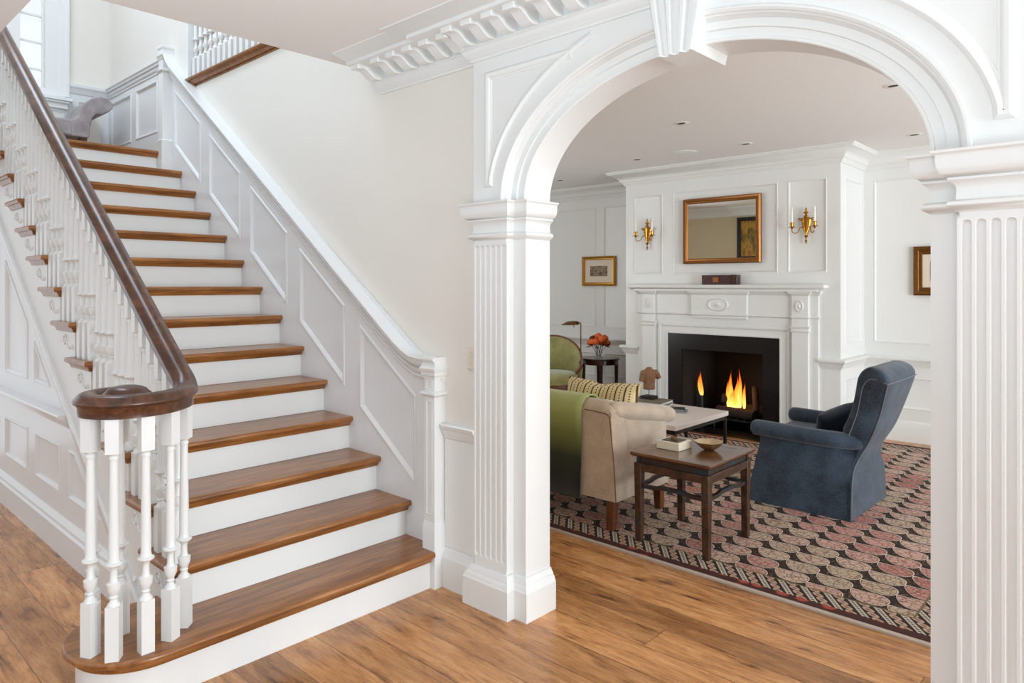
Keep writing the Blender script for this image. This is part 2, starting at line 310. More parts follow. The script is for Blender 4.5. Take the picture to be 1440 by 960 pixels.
# ------------------------------------------------------------------ mesh builder
class MB:
    def __init__(s): s.v = []; s.f = []; s.mi = []; s.xf = None; s.cm = 0
    def add(s, vs, fs):
        b = len(s.v)
        s.v.extend([tuple(s.xf(*p)) if s.xf else tuple(p) for p in vs])
        for f in fs: s.f.append([b + i for i in f]); s.mi.append(s.cm)
        return s
    def box(s, x0, x1, y0, y1, z0, z1):
        return s.add([(x0,y0,z0),(x1,y0,z0),(x1,y1,z0),(x0,y1,z0),(x0,y0,z1),(x1,y0,z1),(x1,y1,z1),(x0,y1,z1)],
                     [(0,3,2,1),(4,5,6,7),(0,1,5,4),(1,2,6,5),(2,3,7,6),(3,0,4,7)])
    def prism(s, pts, P, w0, w1):
        """pts: 2-D outline; P(u,v,w) -> xyz"""
        n = len(pts)
        s.add([P(u, v, w0) for u, v in pts] + [P(u, v, w1) for u, v in pts],
              [tuple(range(n))[::-1], tuple(range(n, 2 * n))] + [(i, (i + 1) % n, n + (i + 1) % n, n + i) for i in range(n)])
        return s
    def rings(s, rings, closed=True, caps=True, loop=False):
        n = len(rings[0]); vs = [p for r in rings for p in r]; fs = []
        m = len(rings)
        for k in range(m if loop else m - 1):
            a, b = k * n, ((k + 1) % m) * n
            for i in range(n if closed else n - 1):
                j = (i + 1) % n
                fs.append((a + i, a + j, b + j, b + i))
        if caps and not loop:
            fs.append(tuple(range(n))[::-1]); fs.append(tuple(range((m - 1) * n, m * n)))
        return s.add(vs, fs)
    def lathe(s, prof, c=(0, 0, 0), n=16, sx=1., sy=1., rot=0.):
        """prof: (r, z) from bottom to top"""
        return s.rings([[(c[0] + r * sx * math.cos(2*PI*i/n + rot), c[1] + r * sy * math.sin(2*PI*i/n + rot), c[2] + z) for i in range(n)] for r, z in prof])
    def tube(s, pts, r, n=8, caps=True, loop=False):
        P = [Vector(p) for p in pts]; R = r if isinstance(r, (list, tuple)) else [r] * len(P)
        m = len(P); rings = []; up = None
        for i in range(m):
            if loop: t = (P[(i + 1) % m] - P[i - 1]).normalized()
            else: t = (P[min(i + 1, m - 1)] - P[max(i - 1, 0)]).normalized()
            if up is None:
                up = Vector((0, 0, 1)) if abs(t.z) < .9 else Vector((1, 0, 0))
            a = t.cross(up).normalized(); up = a.cross(t).normalized()
            rings.append([tuple(P[i] + (a * math.cos(2*PI*k/n) + up * math.sin(2*PI*k/n)) * R[i]) for k in range(n)])
        return s.rings(rings, True, caps, loop)
    def mould(s, pts, n, prof, closed=False):
        """sweep a profile (offset to the left of the path seen from n, height along n) with mitred corners"""
        n = Vector(n).normalized(); P = [Vector(p) for p in pts]; m = len(P); rings = []
        for i in range(m):
            t1 = (P[i] - P[i - 1]).normalized() if (i > 0 or closed) else None
            t2 = (P[(i + 1) % m] - P[i]).normalized() if (i < m - 1 or closed) else None
            if t1 is None: t1 = t2
            if t2 is None: t2 = t1
            p1, p2 = n.cross(t1), n.cross(t2)
            k = (p1 + p2) / (1 + p1.dot(p2))
            rings.append([tuple(P[i] + k * a + n * b) for a, b in prof])
        return s.rings(rings, True, not closed, closed)
    def skin(s, P, outer, holes, prof, back=.012):
        polys = [[Vector((u, v, 0)) for u, v in q] for q in [outer] + holes]
        flat = [p for q in polys for p in q]
        tr = tessellate_polygon(polys)
        s.add([P(p.x, p.y, 0.) for p in flat], [tuple(t) for t in tr])
        k = len(outer)
        if back: s.add([P(u, v, 0.) for u, v in outer] + [P(u, v, -back) for u, v in outer], [(i, (i + 1) % k, k + (i + 1) % k, k + i) for i in range(k)])
        for h in holes:
            rr = [[P(u, v, w) for u, v in inset(h, d)] for d, w in prof]
            s.rings(rr, True, False)
            n = len(h); s.add(rr[-1], [tuple(range(n))])
        return s
    def build(s, name, mat, parent=None, at=None, bevel=0., smooth=38., sub=0, local=False, seg=2, flat=False):
        me = bpy.data.meshes.new(name)
        if local: off = Vector((0, 0, 0))
        elif parent is not None: off = wloc(parent)
        elif at is not None: off = Vector(at)
        else:
            lo = [min(p[i] for p in s.v) for i in range(3)]; hi = [max(p[i] for p in s.v) for i in range(3)]
            off = Vector(((lo[0] + hi[0]) / 2, (lo[1] + hi[1]) / 2, lo[2]))
        me.from_pydata([tuple(Vector(p) - off) for p in s.v], [], s.f)
        mats = mat if isinstance(mat, (list, tuple)) else [mat]
        for m in mats: me.materials.append(m)
        for i, p in enumerate(me.polygons): p.material_index = s.mi[i]; p.use_smooth = not flat
        bm = bmesh.new(); bm.from_mesh(me)
        bmesh.ops.remove_doubles(bm, verts=bm.verts, dist=1e-5)
        bmesh.ops.recalc_face_normals(bm, faces=bm.faces); bm.to_mesh(me); bm.free()
        me.set_sharp_from_angle(angle=math.radians(smooth))
        o = bpy.data.objects.new(name, me); C.objects.link(o)
        if parent is not None: o.parent = parent
        elif not local: o.location = off
        elif at is not None: o.location = at
        if sub:
            md = o.modifiers.new('sub', 'SUBSURF'); md.levels = sub; md.render_levels = sub
        if bevel:
            md = o.modifiers.new('bev', 'BEVEL'); md.width = bevel; md.segments = seg; md.limit_method = 'ANGLE'; md.angle_limit = math.radians(40)
        return o

def wloc(o):
    v = Vector((0, 0, 0))
    while o is not None: v += o.location; o = o.parent
    return v
def area2(p): return sum(p[i][0] * p[(i+1) % len(p)][1] - p[(i+1) % len(p)][0] * p[i][1] for i in range(len(p)))
def inset(poly, d):
    """offset a polygon inward by d"""
    if abs(d) < 1e-9: return list(poly)
    sg = 1 if area2(poly) > 0 else -1; n = len(poly); out = []
    for i in range(n):
        a, b, c = Vector(poly[i-1]), Vector(poly[i]), Vector(poly[(i+1) % n])
        t1, t2 = (b - a).normalized(), (c - b).normalized()
        p1, p2 = Vector((-t1.y, t1.x)) * sg, Vector((-t2.y, t2.x)) * sg
        k = (p1 + p2) / max(.25, 1 + p1.dot(p2)); q = b + k * d
        out.append((q.x, q.y))
    return out
def rect(u0, u1, v0, v1): return [(u0, v0), (u1, v0), (u1, v1), (u0, v1)]
def tag(o, label, cat, group=None, kind=None):
    o['label'] = label; o['category'] = cat
    if group: o['group'] = group
    if kind: o['kind'] = kind
    return o
def thing(name, loc, label, cat, group=None, rz=0.):
    o = bpy.data.objects.new(name, None); C.objects.link(o)
    o.location = loc; o.rotation_euler = (0, 0, rz); o.empty_display_size = .1
    return tag(o, label, cat, group)
def struct(o, label=None):
    o['kind'] = 'structure'
    if label: o['label'] = label
    return o
def copy_tree(o, parent=None):
    c = o.copy(); C.objects.link(c)
    if parent is not None: c.parent = parent
    for ch in [q for q in bpy.data.objects if q.parent == o]: copy_tree(ch, c)
    return c
def onY(y0, sgn=-1):   # plane facing -y (sgn -1) or +y
    return lambda u, v, w: (u, y0 + sgn * w, v)
def onX(x0, sgn=1):
    return lambda u, v, w: (x0 + sgn * w, u, v)
RECESS = [(0, 0), (.003, .004), (.009, .005), (.015, .001), (.022, -.009), (.028, -.011)]
RECESS_S = [(0, 0), (.004, .005), (.013, .007), (.022, .001), (.030, -.010), (.04, -.012)]
# ------------------------------------------------------------------ constants
r, run, X0 = .1857, .2647, -2.655
YL, YR = 1.148, 2.326
WY = 2.340                      # cream wall face
XC = -1.2983                    # centre of the archway
CEIL, CEIL2 = 2.702, 2.775
YF, YB = 6.777, 7.468           # chimney breast, far wall
BX0, BX1 = -4.515, -2.172
def nos(x): return r * (1 + (-2.62 - x) / run)
def xr(k): return X0 - (k - 1) * run

# ------------------------------------------------------------------ room shell
b = MB(); b.box(-7.6, 6.4, -3.2, 7.5, -.12, 0.)
struct(b.build('floor', M['floor']), 'wide plank hickory floor')
b = MB(); b.box(-3.29, 6.4, -3.2, WY + .01, CEIL, 3.04); b.box(-7.6, -3.29, -3.2, .785, CEIL, 3.04)
struct(b.build('ceiling', M['ceil'], smooth=20), 'smooth off-white hall ceiling beside the open stairwell')
b = MB(); b.box(-6.7, 4.2, 2.50, 7.6, CEIL2, 3.04)
struct(b.build('ceiling_far', M['ceil']), 'plain living room ceiling')
b = MB(); b.box(-7.7, -3.2, .55, 5.0, 5.3, 5.4)
struct(b.build('ceiling_upper', M['ceil']), 'ceiling high over the stairwell')
b = MB(); b.box(-6.9, 4.2, 2.46, 4.6, 3.041, 3.10)
struct(b.build('floor_upper', M['tread']), 'upper hall floor behind the gallery balusters')
b = MB(); b.box(-7.535, -3.0, 4.5, 4.6, 3.1, 5.3)
struct(b.build('wall_upper', M['white']), 'upper hall wall behind the gallery balusters')

# wall with stair and archway: one solid with an elliptical opening
A_IN, B_IN, SPR = .798, .497, 1.878
def ell(a, bb, t, zc=SPR): return (XC + a * math.cos(t), zc + bb * math.sin(t))
arch_in = [ell(A_IN, B_IN, PI * i / 64) for i in range(65)]           # right springing to left springing
outer = [(-2.43, 0), (XC - A_IN, 0)] + arch_in[::-1] + [(XC + A_IN, 0), (2.6, 0), (2.6, CEIL + .05), (-2.43, CEIL + .05)]
b = MB(); P = onY(2.347)
fl = [Vector((u, v, 0)) for u, v in outer]; tr = tessellate_polygon([fl]); n = len(outer)
b.add([P(u, v, 0) for u, v in outer], [tuple(q) for q in tr])
b.cm = 1; b.add([P(u, v, -.168) for u, v in outer], [tuple(q) for q in tr]); b.cm = 0
b.add([P(u, v, 0) for u, v in outer] + [P(u, v, -.168) for u, v in outer], [(i, (i + 1) % n, n + (i + 1) % n, n + i) for i in range(n)])
b.cm = 2; b.box(-7.535, -2.385, WY, 2.515, 0, 3.055)
b.box(-7.535, -5.73, WY, 2.515, 3.055, 5.3)
b.cm = 1; b.box(-6.6, -2.40, 2.516, 2.522, 0, CEIL2)
struct(b.build('wall_right', [M['white'], M['paper'], M['cream']]), 'long wall with the raked stair wainscot and the arched opening')
b = MB(); WIN = (1.60, 1.795, 3.25, 4.95)
P = onX(-7.535, 1)
b.skin(P, rect(.55, WY, 2.4, 5.3), [rect(*WIN)], [(0, 0), (0, -.10)], .1)
b2 = MB()
b2.box(-7.66, -7.535, .55, WIN[0], 2.4, 5.3); b2.box(-7.66, -7.535, WIN[1], WY, 2.4, 5.3)
b2.box(-7.66, -7.535, WIN[0], WIN[1], 2.4, WIN[2]); b2.box(-7.66, -7.535, WIN[0], WIN[1], WIN[3], 5.3)
struct(b2.build('wall_back', M['cream']), 'stair landing wall with the tall window')
b = MB(); b.box(-7.6, -6.13, .55, WY, 2.35, 14 * r - .002)
struct(b.build('floor_landing', M['tread']), 'stair landing floor')
b = MB(); b.box(-7.6, -6.12, .45, .55, 2.35, 5.3)
struct(b.build('wall_landing', M['cream']), 'side wall of the stair landing')
# landing window
w = bpy.data.objects.new('window_1', None); C.objects.link(w); w.location = (-7.535, 1.7, 3.19); struct(w, 'tall narrow landing window with white glazing bars')
b = MB(); y0, y1, z0, z1 = WIN
b.mould([(-7.535, y0, z0), (-7.535, y0, z1), (-7.535, y1, z1), (-7.535, y1, z0)], (1, 0, 0),
        [(0, 0), (.0, .02), (.10, .022), (.105, .03), (.15, .034), (.165, .05), (.185, .05), (.185, 0)])
b.build('window_casing', M['white'], w)
b = MB(); b.box(-7.535, -7.46, y0 - .21, y1 + .21, z0 - .045, z0 - .012); b.box(-7.535, -7.50, y0 - .18, y1 + .18, z0 - .115, z0 - .045); b.box(-7.535, -7.475, y0 - .19, y1 + .19, z0 - .065, z0 - .045)
b.build('window_sill', M['white'], w, bevel=.004)
b = MB()
b.box(-7.61, -7.57, y0, y0 + .012, z0, z1); b.box(-7.61, -7.57, y1 - .012, y1, z0, z1); b.box(-7.61, -7.57, y0, y1, z0 - .01, z0 + .03)
for k in range(1, 7): zz = z0 + .247 * k - .02; b.box(-7.60, -7.575, y0, y1, zz - .008, zz + .008)
b.build('sash', M['white'], w)
b = MB(); b.box(-7.592, -7.588, y0, y1, z0, z1); b.build('pane', M['glass'], w)

# living room far wall: chimney breast and two recesses
def bead_skin(mb, P, outer, holes): mb.skin(P, outer, holes, RECESS)
b = MB()
b.box(-6.7, 3.2, YB + .012, YB + .15, 0, CEIL2 + .05)
F0, F1, FT = -3.79, -2.90, .81       # firebox opening
b.box(BX0, F0 - .02, YF + .012, YB + .05, 0, CEIL2); b.box(F1 + .02, BX1 - .012, YF + .012, YB + .05, 0, CEIL2); b.box(F0 - .02, F1 + .02, YF + .012, YB + .05, FT + .02, CEIL2)
b.skin(onY(YF), [(BX0, 0), (F0, 0), (F0, FT), (F1, FT), (F1, 0), (BX1, 0), (BX1, CEIL2), (BX0, CEIL2)],
       [rect(-4.40, -4.033, 1.613, 2.50), rect(-3.909, -2.753, 1.611, 2.50), rect(-2.656, -2.292, 1.611, 2.50)], RECESS, 0)
b.skin(onY(YB), [(-6.7, 0), (BX0, 0), (BX0, CEIL2), (-6.7, CEIL2)],
       [rect(-6.55, -5.44, .945, 2.51), rect(-5.315, -4.60, .945, 2.51), rect(-6.55, -5.44, .31, .615), rect(-5.315, -4.60, .31, .615)], RECESS, 0)
b.skin(onY(YB), [(BX1, 0), (3.2, 0), (3.2, CEIL2), (BX1, CEIL2)],
       [rect(-2.081, -.92, .935, 2.52), rect(-.80, .36, .935, 2.52), rect(.48, 1.64, .935, 2.52), rect(-2.081, -.92, .31, .615), rect(-.80, .36, .31, .615), rect(.48, 1.64, .31, .615)], RECESS, 0)
b.skin(onX(BX1), rect(YF, YB, 0, CEIL2), [rect(6.90, 7.38, .945, 2.5), rect(6.90, 7.38, .31, .615)], RECESS, 0)
b.skin(onX(BX0, -1), rect(YF, YB, 0, CEIL2), [rect(6.90, 7.38, .945, 2.5)], RECESS, 0)
struct(b.build('wall_far', M['lroom'], flat=True), 'white panelled fireplace wall')
b = MB(); b.box(-6.7, -6.6, 2.52, YB, 0, CEIL2)
struct(b.build('wall_left', M['lroom']), 'left end wall of the living room')
path = [(3.2, YB, 0), (BX1, YB, 0), (BX1, YF, 0), (BX0, YF, 0), (BX0, YB, 0), (-6.6, YB, 0)]
path_r = [(3.2, YB, 0), (BX1, YB, 0), (BX1, YF, 0), (-2.36, YF, 0)]
path_l = [(-4.325, YF, 0), (BX0, YF, 0), (BX0, YB, 0), (-6.6, YB, 0)]
prof = [(0, 2.625), (.012, 2.625), (.016, 2.638), (.03, 2.648), (.034, 2.66), (.05, 2.67), (.055, 2.69), (.085, 2.715), (.125, 2.735), (.135, 2.742), (.15, 2.745), (.16, 2.758), (.17, 2.765), (.17, CEIL2), (0, CEIL2)]
b = MB(); b.mould(path, (0, 0, 1), prof); struct(b.build('trim_1', M['lroom']), 'living room crown moulding')
prof = [(0, .715), (.01, .715), (.014, .73), (.03, .745), (.034, .765), (.045, .775), (.055, .782), (.058, .8), (.05, .808), (0, .81)]
b = MB(); b.mould(path_r, (0, 0, 1), prof); b.mould(path_l, (0, 0, 1), prof)
struct(b.build('trim_2', M['lroom']), 'living room chair rail')
prof = [(0, 0), (.02, 0), (.02, .155), (.016, .165), (.014, .178), (.006, .195), (0, .2)]
b = MB(); b.mould(path_r, (0, 0, 1), prof); b.mould(path_l, (0, 0, 1), prof)
struct(b.build('baseboard_far', M['lroom']), 'living room baseboard')
# crown on the living side of the arch wall (seen in the mirror)
b = MB(); b.mould([(-6.6, 2.522, 0), (2.6, 2.522, 0)], (0, 0, 1), [(0, 2.625), (.02, 2.63), (.05, 2.67), (.085, 2.715), (.15, 2.745), (.17, 2.765), (.17, CEIL2), (0, CEIL2)])
struct(b.build('trim_3', M['lroom']), 'crown moulding on the inner side of the arch wall')

# hall baseboard and dado between newel and archway
b = MB(); b.mould([(-2.387, WY, 0), (-2.622, WY, 0)], (0, 0, 1), [(0, 0), (.028, 0), (.028, .148), (.024, .152), (.022, .165), (.014, .178), (.012, .195), (.004, .2), (0, .2)])
struct(b.build('baseboard_right', M['white']), 'short white baseboard between newel and archway')
b = MB(); b.mould([(-2.387, WY, 0), (-2.622, WY, 0)], (0, 0, 1), [(0, .735), (.012, .737), (.016, .75), (.028, .765), (.03, .78), (.042, .79), (.046, .806), (.04, .812), (0, .815)])
b.box(-2.622, -2.387, 2.330, WY, .2, .735)
struct(b.build('trim_4', M['white']), 'short white dado rail between newel and archway')
b = MB()
b.box(-2.466, -2.39, 2.334, WY, 1.090, 1.200); b.box(-2.462, -2.39, 2.330, 2.334, 1.094, 1.196)
for k in range(9): z = 1.112 + k * .0082; b.box(-2.440, -2.408, 2.3275, 2.331, z, z + .0045)
tag(b.build('wall_keypad', M['plate'], bevel=.0015), 'small cream keypad with slim buttons on the wall beside the fluted pilaster', 'switch')

# ------------------------------------------------------------------ staircase
st = thing('staircase', (-4.2, 1.7, 0), 'straight white staircase with oiled oak treads and a rounded bottom step', 'staircase')
NOSE = [(-.002, -.054), (.012, -.054), (.013, -.047), (.020, -.036), (.024, -.030), (.024, -.027), (.036, -.027), (.041, -.022), (.043, -.014), (.041, -.006), (.035, 0), (-.002, 0)]
CXB, CYB, RB = -2.868, .997, .213
arc = [(CXB + RB * math.cos(a), CYB - RB * math.sin(a)) for a in [PI * i / 28 for i in range(29)]]
for k in range(1, 15):
    z = k * r; x = xr(k)
    b = MB()
    if k == 1:
        pl = [(x, 2.261, z)] + [(p[0], p[1], z) for p in arc] + [(CXB - RB, YL, z)]
        b.mould(pl, (0, 0, 1), NOSE)
        o2 = [(x, 2.261)] + arc + [(CXB - RB, YL + .004), (xr(2) - .02, YL + .004), (xr(2) - .02, YR), (-2.7125, YR), (-2.7125, 2.261)]
        b.prism(o2, lambda u, v, w: (u, v, w), z - .027, z - .0002)
    elif k == 14:
        b.mould([(x, YR, z), (x, YL - .2, z)], (0, 0, 1), NOSE); b.box(x - .06, x, YL - .2, YR, z - .027, z - .0002)
    else:
        xe = xr(k + 1) - .03
        b.mould([(x, YR, z), (x, YL, z), (xe, YL, z)], (0, 0, 1), NOSE)
        b.box(xr(k + 1) - .02, x + .003, YL - .003, YR, z - .027, z - .0002)
    b.build('tread', M['tread'], st)
for k in range(1, 15):
    b = MB(); z0, z1 = (k - 1) * r, k * r - .028; x = xr(k)
    if k == 1: b.prism([(x, 2.261)] + arc + [(CXB - RB, YL + .01), (x - .3, YL + .01), (x - .3, 2.261)], lambda u, v, w: (u, v, w), 0, z1)
    else: b.box(x - .02, x, YL + .003, YR, z0 + (.001 if k > 1 else 0), z1)
    b.build('riser', M['white'], st)
# stepped string on the open side with its raked lower edge
pts = []
for k in range(2, 15):
    pts += [(xr(k) - .0005, (k - 1) * r - .028), (xr(k) - .0005, k * r - .028)]
pts.append((-6.2, 14 * r - .028))
lo = [(-6.2, nos(-6.2) - .54), (-3.30, nos(-3.30) - .54), (-3.30 + .145, 0), (xr(2), 0)]
b = MB(); b.prism(pts + lo, onY(YL), 0., -.06)
b.build('string_board', M['white'], st)
def spiral(cx, cz, R, turns, a0, y, sg=1):
    return [(cx + sg * R * (1 - .8 * i / 28) * math.cos(a0 + 2*PI*turns*i/28), y, cz + R * (1 - .8 * i / 28) * math.sin(a0 + 2*PI*turns*i/28)) for i in range(29)]
for k in range(2, 14):
    b = MB(); cx, cz = xr(k) - .175, k * r - .105
    b.tube(spiral(cx, cz, .032, 1.4, 0, YL - .001), .0065, 6)
    b.tube([(cx + .032, YL - .001, cz), (cx + .05, YL - .001, cz - .035), (cx + .09, YL - .001, cz - .04), (cx + .125, YL - .001, cz - .02)], [.0065, .006, .006, .004], 6)
    b.tube(spiral(cx + .13, cz - .028, .014, 1.2, PI, YL - .001), .004, 6)
    b.build('scroll_bracket', M['white'], st)

# panelled wall below the open string
b = MB(); rk = lambda x, d: nos(x) - d
def slope_x(z, d): return -2.62 - ((z + d) / r - 1) * run
PW = YL + .012
top = [(-6.9, 0), (slope_x(0, .5), 0), (-6.9, rk(-6.9, .5))]
holes = [rect(-5.84, -5.25, .325, .60), rect(-5.07, -4.55, .325, .60), [(-4.39, .325), (slope_x(.325, .74), .325), (slope_x(.60, .74), .60), (-4.39, .60)],
         [(-5.10, .90), (slope_x(.90, .77), .90), (-5.10, rk(-5.10, .77))], [(-5.84, .90), (-5.25, .90), (-5.25, rk(-5.25, .77)), (-5.84, rk(-5.84, .77))], rect(-6.6, -6.02, .325, .60), [(-6.6, .9), (-6.02, .9), (-6.02, rk(-6.02, .77)), (-6.6, rk(-6.6, .77))]]
b.skin(onY(PW), top, holes, RECESS_S, .02)
b.box(-6.9, slope_x(.02, .62), PW + .014, PW + .06, 0, .02)
b.prism(top, onY(PW), -.02, -.05)
struct(b.build('wall_stair', M['wain'], flat=True), 'white panelled wall under the stairs')
b = MB(); q = slope_x(.02, .54)
b.mould([(-6.2, PW, rk(-6.2, .655)), (slope_x(.02, .655), PW, .02)], (0, -1, 0), [(0, 0), (0, .012), (.01, .02), (.05, .022), (.06, .034), (.085, .036), (.094, .026), (.094, 0)])
struct(b.build('trim_5', M['wain']), 'raked moulding below the stair string')
b = MB(); b.mould([(-4.36, PW, 0), (-6.9, PW, 0)], (0, 0, 1), [(0, .715), (.012, .717), (.016, .735), (.03, .75), (.034, .765), (.06, .772), (.066, .785), (.06, .792), (0, .795)])
struct(b.build('trim_6', M['wain']), 'chair rail of the panelled wall under the stairs')
b = MB(); b.mould([(slope_x(.0, .70), PW, 0), (-6.9, PW, 0)], (0, 0, 1), [(0, 0), (.024, 0), (.024, .13), (.03, .136), (.03, .148), (.018, .156), (.016, .172), (.022, .178), (.01, .2), (0, .205)])
struct(b.build('baseboard_stair', M['wain']), 'baseboard of the panelled wall under the stairs')

# ------------------------------------------------------------------ balustrade
YB_ = 1.165
def baluster(x, y, z0, ztop, rot=0., base=.19, name='baluster', parent=None, half=.0225, top_cut=0.):
    b = MB(); ca, sa = math.cos(rot), math.sin(rot)
    def sq(za, zb, h):
        b.rings([[(x + ca * u - sa * v, y + sa * u + ca * v, zz) for u, v in ((-h, -h), (h, -h), (h, h), (-h, h))] for zz in (za, zb)])
    sq(z0, z0 + base, half)
    zb = z0 + base; zt = ztop - .128
    k = 1.0
    pr = [(.0215, 0), (.021, .006), (.0135, .014), (.0115, .022), (.0150, .029), (.0115, .035), (.015, .043), (.0215, .056), (.0225, .068), (.0235, .078), (.0155, .083), (.0125, .092), (.0115, .120),
          (.0125, .130), (.020, .138), (.0285, .144), (.0285, .149), (.020, .154), (.0172, .170)]
    H = zt - zb
    pr += [(.017, .25 * 1), (.0135, H - .03), (.0135, H - .026), (.0165, H - .02), (.0165, H - .014), (.013, H - .008), (.0205, H)]
    b.lathe(pr, (x, y, zb), 12)
    sl = top_cut
    vs = [(x + ca * u - sa * v, y + sa * u + ca * v, zz - (sl * (ca * u - sa * v) if zz > zt else 0)) for zz in (zt, ztop) for u, v in ((-half, -half), (half, -half), (half, half), (-half, half))]
    b.add(vs, [(0,3,2,1),(4,5,6,7),(0,1,5,4),(1,2,6,5),(2,3,7,6),(3,0,4,7)])
    return b.build(name, M['white'], parent)
bal = thing('stair_balustrade', (-4.2, YB_, 0), 'white turned stair balusters under a dark walnut handrail curling into a volute', 'balustrade')
UND = .69; ZV = 1.03
for k in range(2, 14):
    for j in range(3):
        x = xr(k) - .020 - j * run / 3
        baluster(x, YB_, k * r - .001, nos(x) + UND + .006, parent=bal, top_cut=r / run)
for x, y, a in [(-2.765, 1.118, 45), (-2.701, 1.043, 30), (-2.6715, .9465, 0), (-2.698, .850, 55), (-2.789, .803, 27), (-2.885, .838, -25), (-2.878, .93, 10)]:
    baluster(x, y, r - .001, ZV + .006, math.radians(a), parent=bal)
# handrail
def cr(pts, m=10):
    out = []; P = [Vector(p) for p in pts]; P = [2 * P[0] - P[1]] + P + [2 * P[-1] - P[-2]]
    for i in range(1, len(P) - 2):
        a, b_, c, d = P[i-1], P[i], P[i+1], P[i+2]
        for j in range(m):
            t = j / m
            out.append(.5 * ((2 * b_) + (c - a) * t + (2*a - 5*b_ + 4*c - d) * t*t + (3*b_ - a - 3*c + d) * t**3))
    out.append(P[-2]); return out
def uz(x):
    s = nos(x) + UND; d = s - ZV; w = .10           # smooth easing from the rake to the level
    return ZV + (d + math.sqrt(d * d + w * w * .25)) / 2 - .012
plan = [(-6.15, YB_), (-5.2, YB_), (-4.4, YB_), (-3.7, YB_), (-3.3, YB_), (-3.1, YB_), (-2.98, YB_), (-2.87, 1.160), (-2.765, 1.118), (-2.701, 1.043), (-2.672, .947), (-2.698, .852), (-2.789, .800), (-2.880, .822), (-2.925, .895), (-2.90, .965), (-2.845, .985)]
hp = []
cp = cr([(x, y, 0) for x, y in plan], 8)
for i, p in enumerate(cp):
    fl_ = uz(p.x) if i <= 8 * 8 else ZV
    if 6 * 8 < i <= 8 * 8:
        s_ = (i - 48) / 16; fl_ = uz(p.x) * (1 - s_) + min(uz(p.x), ZV + .012) * s_ if False else uz(p.x)
    hp.append(Vector((p.x, p.y, fl_)))
zend = [p.z for p in hp]
for i in range(len(hp)):
    if i > 60: hp[i].z = ZV + (zend[60] - ZV) * max(0, 1 - (i - 60) / 14)
RPROF = [(-.029, 0), (.029, 0), (.030, .030), (.033, .034), (.0335, .038), (.043, .044), (.0455, .050), (.0435, .057), (.037, .061), (.034, .068), (.022, .077), (.008, .081), (-.008, .081), (-.022, .077), (-.034, .068), (-.037, .061), (-.0435, .057), (-.0455, .050), (-.043, .044), (-.0335, .038), (-.033, .034), (-.030, .030)]
rings = []
N_ = len(hp)
for i, p in enumerate(hp):
    t = (hp[min(i + 1, N_ - 1)] - hp[max(i - 1, 0)]).normalized()
    s = Vector((t.y, -t.x, 0)).normalized(); up = s.cross(t).normalized()
    if up.z < 0: up = -up
    sc = 1 - .35 * max(0, (i - (N_ - 24)) / 24)
    rings.append([tuple(p + s * a * sc + up * c) for a, c in RPROF])
b = MB(); b.rings(rings)
b.lathe([(.078, 0), (.082, .004), (.082, .030), (.088, .040), (.090, .050), (.088, .060), (.080, .070), (.072, .076), (.066, .084), (.05, .092), (.03, .097), (.0, .099)], (-2.812, .930, ZV), 36)
b.build('handrail', M['rail'], bal, smooth=50)

# ------------------------------------------------------------------ raked wainscot on the wall side
WP = YR
def nz(x, d): return nos(x) + d
XN0, XN1 = -6.06, -2.712
outer = [(-7.535, 14 * r - .02), (-6.06, 14 * r - .02), (-6.06, nz(-6.06, -.35)), (-3.0, 0.), (-2.70, 0), (-2.70, 1.09), (-2.74, 1.10), (-6.02, nz(-6.02, .735)), (-6.02, 3.36), (-7.535, 3.36)]
holes = []
for i in range(5):
    x0 = -5.94 + i * .65; x1 = x0 + .50
    holes.append([(x0, nz(x0, .115)), (x1, nz(x1, .115)), (x1, nz(x1, .585)), (x0, nz(x0, .585))])
holes += [rect(-7.458, -6.92, 2.80, 3.25), rect(-6.80, -6.30, 2.80, 3.25)]
b = MB(); b.skin(onY(WP), outer, holes, RECESS_S, .012)
struct(b.build('wall_wainscot', M['wain'], flat=True), 'raked white panelling beside the stairs')
CAP = [(-.118, 0), (-.118, .012), (-.108, .018), (-.098, .016), (-.094, .024), (-.078, .036), (-.062, .040), (-.058, .026), (-.050, .026), (-.046, .052), (-.034, .060), (-.018, .060), (-.014, .074), (-.004, .078), (.003, .074), (.004, -.014), (-.118, -.014)]
zc = lambda x: nos(x) + .795
cx0 = -2.62 - ((1.135 - .795) / r - 1) * run
b = MB(); b.mould([(-7.535, WP, 3.386), (-6.10, WP, 3.386)], (0, -1, 0), [(q[0] * .75, q[1] * .6) for q in CAP][::1])
cv = [(-6.018, WP, 3.470), (-6.012, WP, 3.435), (-5.985, WP, 3.385), (-5.93, WP, zc(-5.93) + .012), (-5.86, WP, zc(-5.86)), (cx0 - .10, WP, zc(cx0 - .10)), (cx0 - .035, WP, zc(cx0 - .035) + .008), (cx0 + .03, WP, 1.141), (cx0 + .09, WP, 1.135), (-2.622, WP, 1.135)]
b.mould(cv, (0, -1, 0), CAP)
struct(b.build('trim_7', M['wain']), 'raked white cap rail climbing the stair wall')
b = MB(); b.mould([(-7.535, 1.985, 0), (-7.535, YR, 0)], (0, 0, 1), [(0, 3.30), (-.014, 3.305), (-.03, 3.345), (-.045, 3.36), (-.048, 3.386), (0, 3.386)])
struct(b.build('trim_8', M['wain']), 'chair rail on the landing wall')
b = MB(); b.skin(onX(-7.533), rect(1.0, YR, 2.6, 3.31), [rect(1.3, 1.95, 2.82, 3.12), rect(2.06, 2.28, 2.82, 3.24)], RECESS, .01)
struct(b.build('wall_landing_panel', M['wain']), 'white panelling below the landing window')
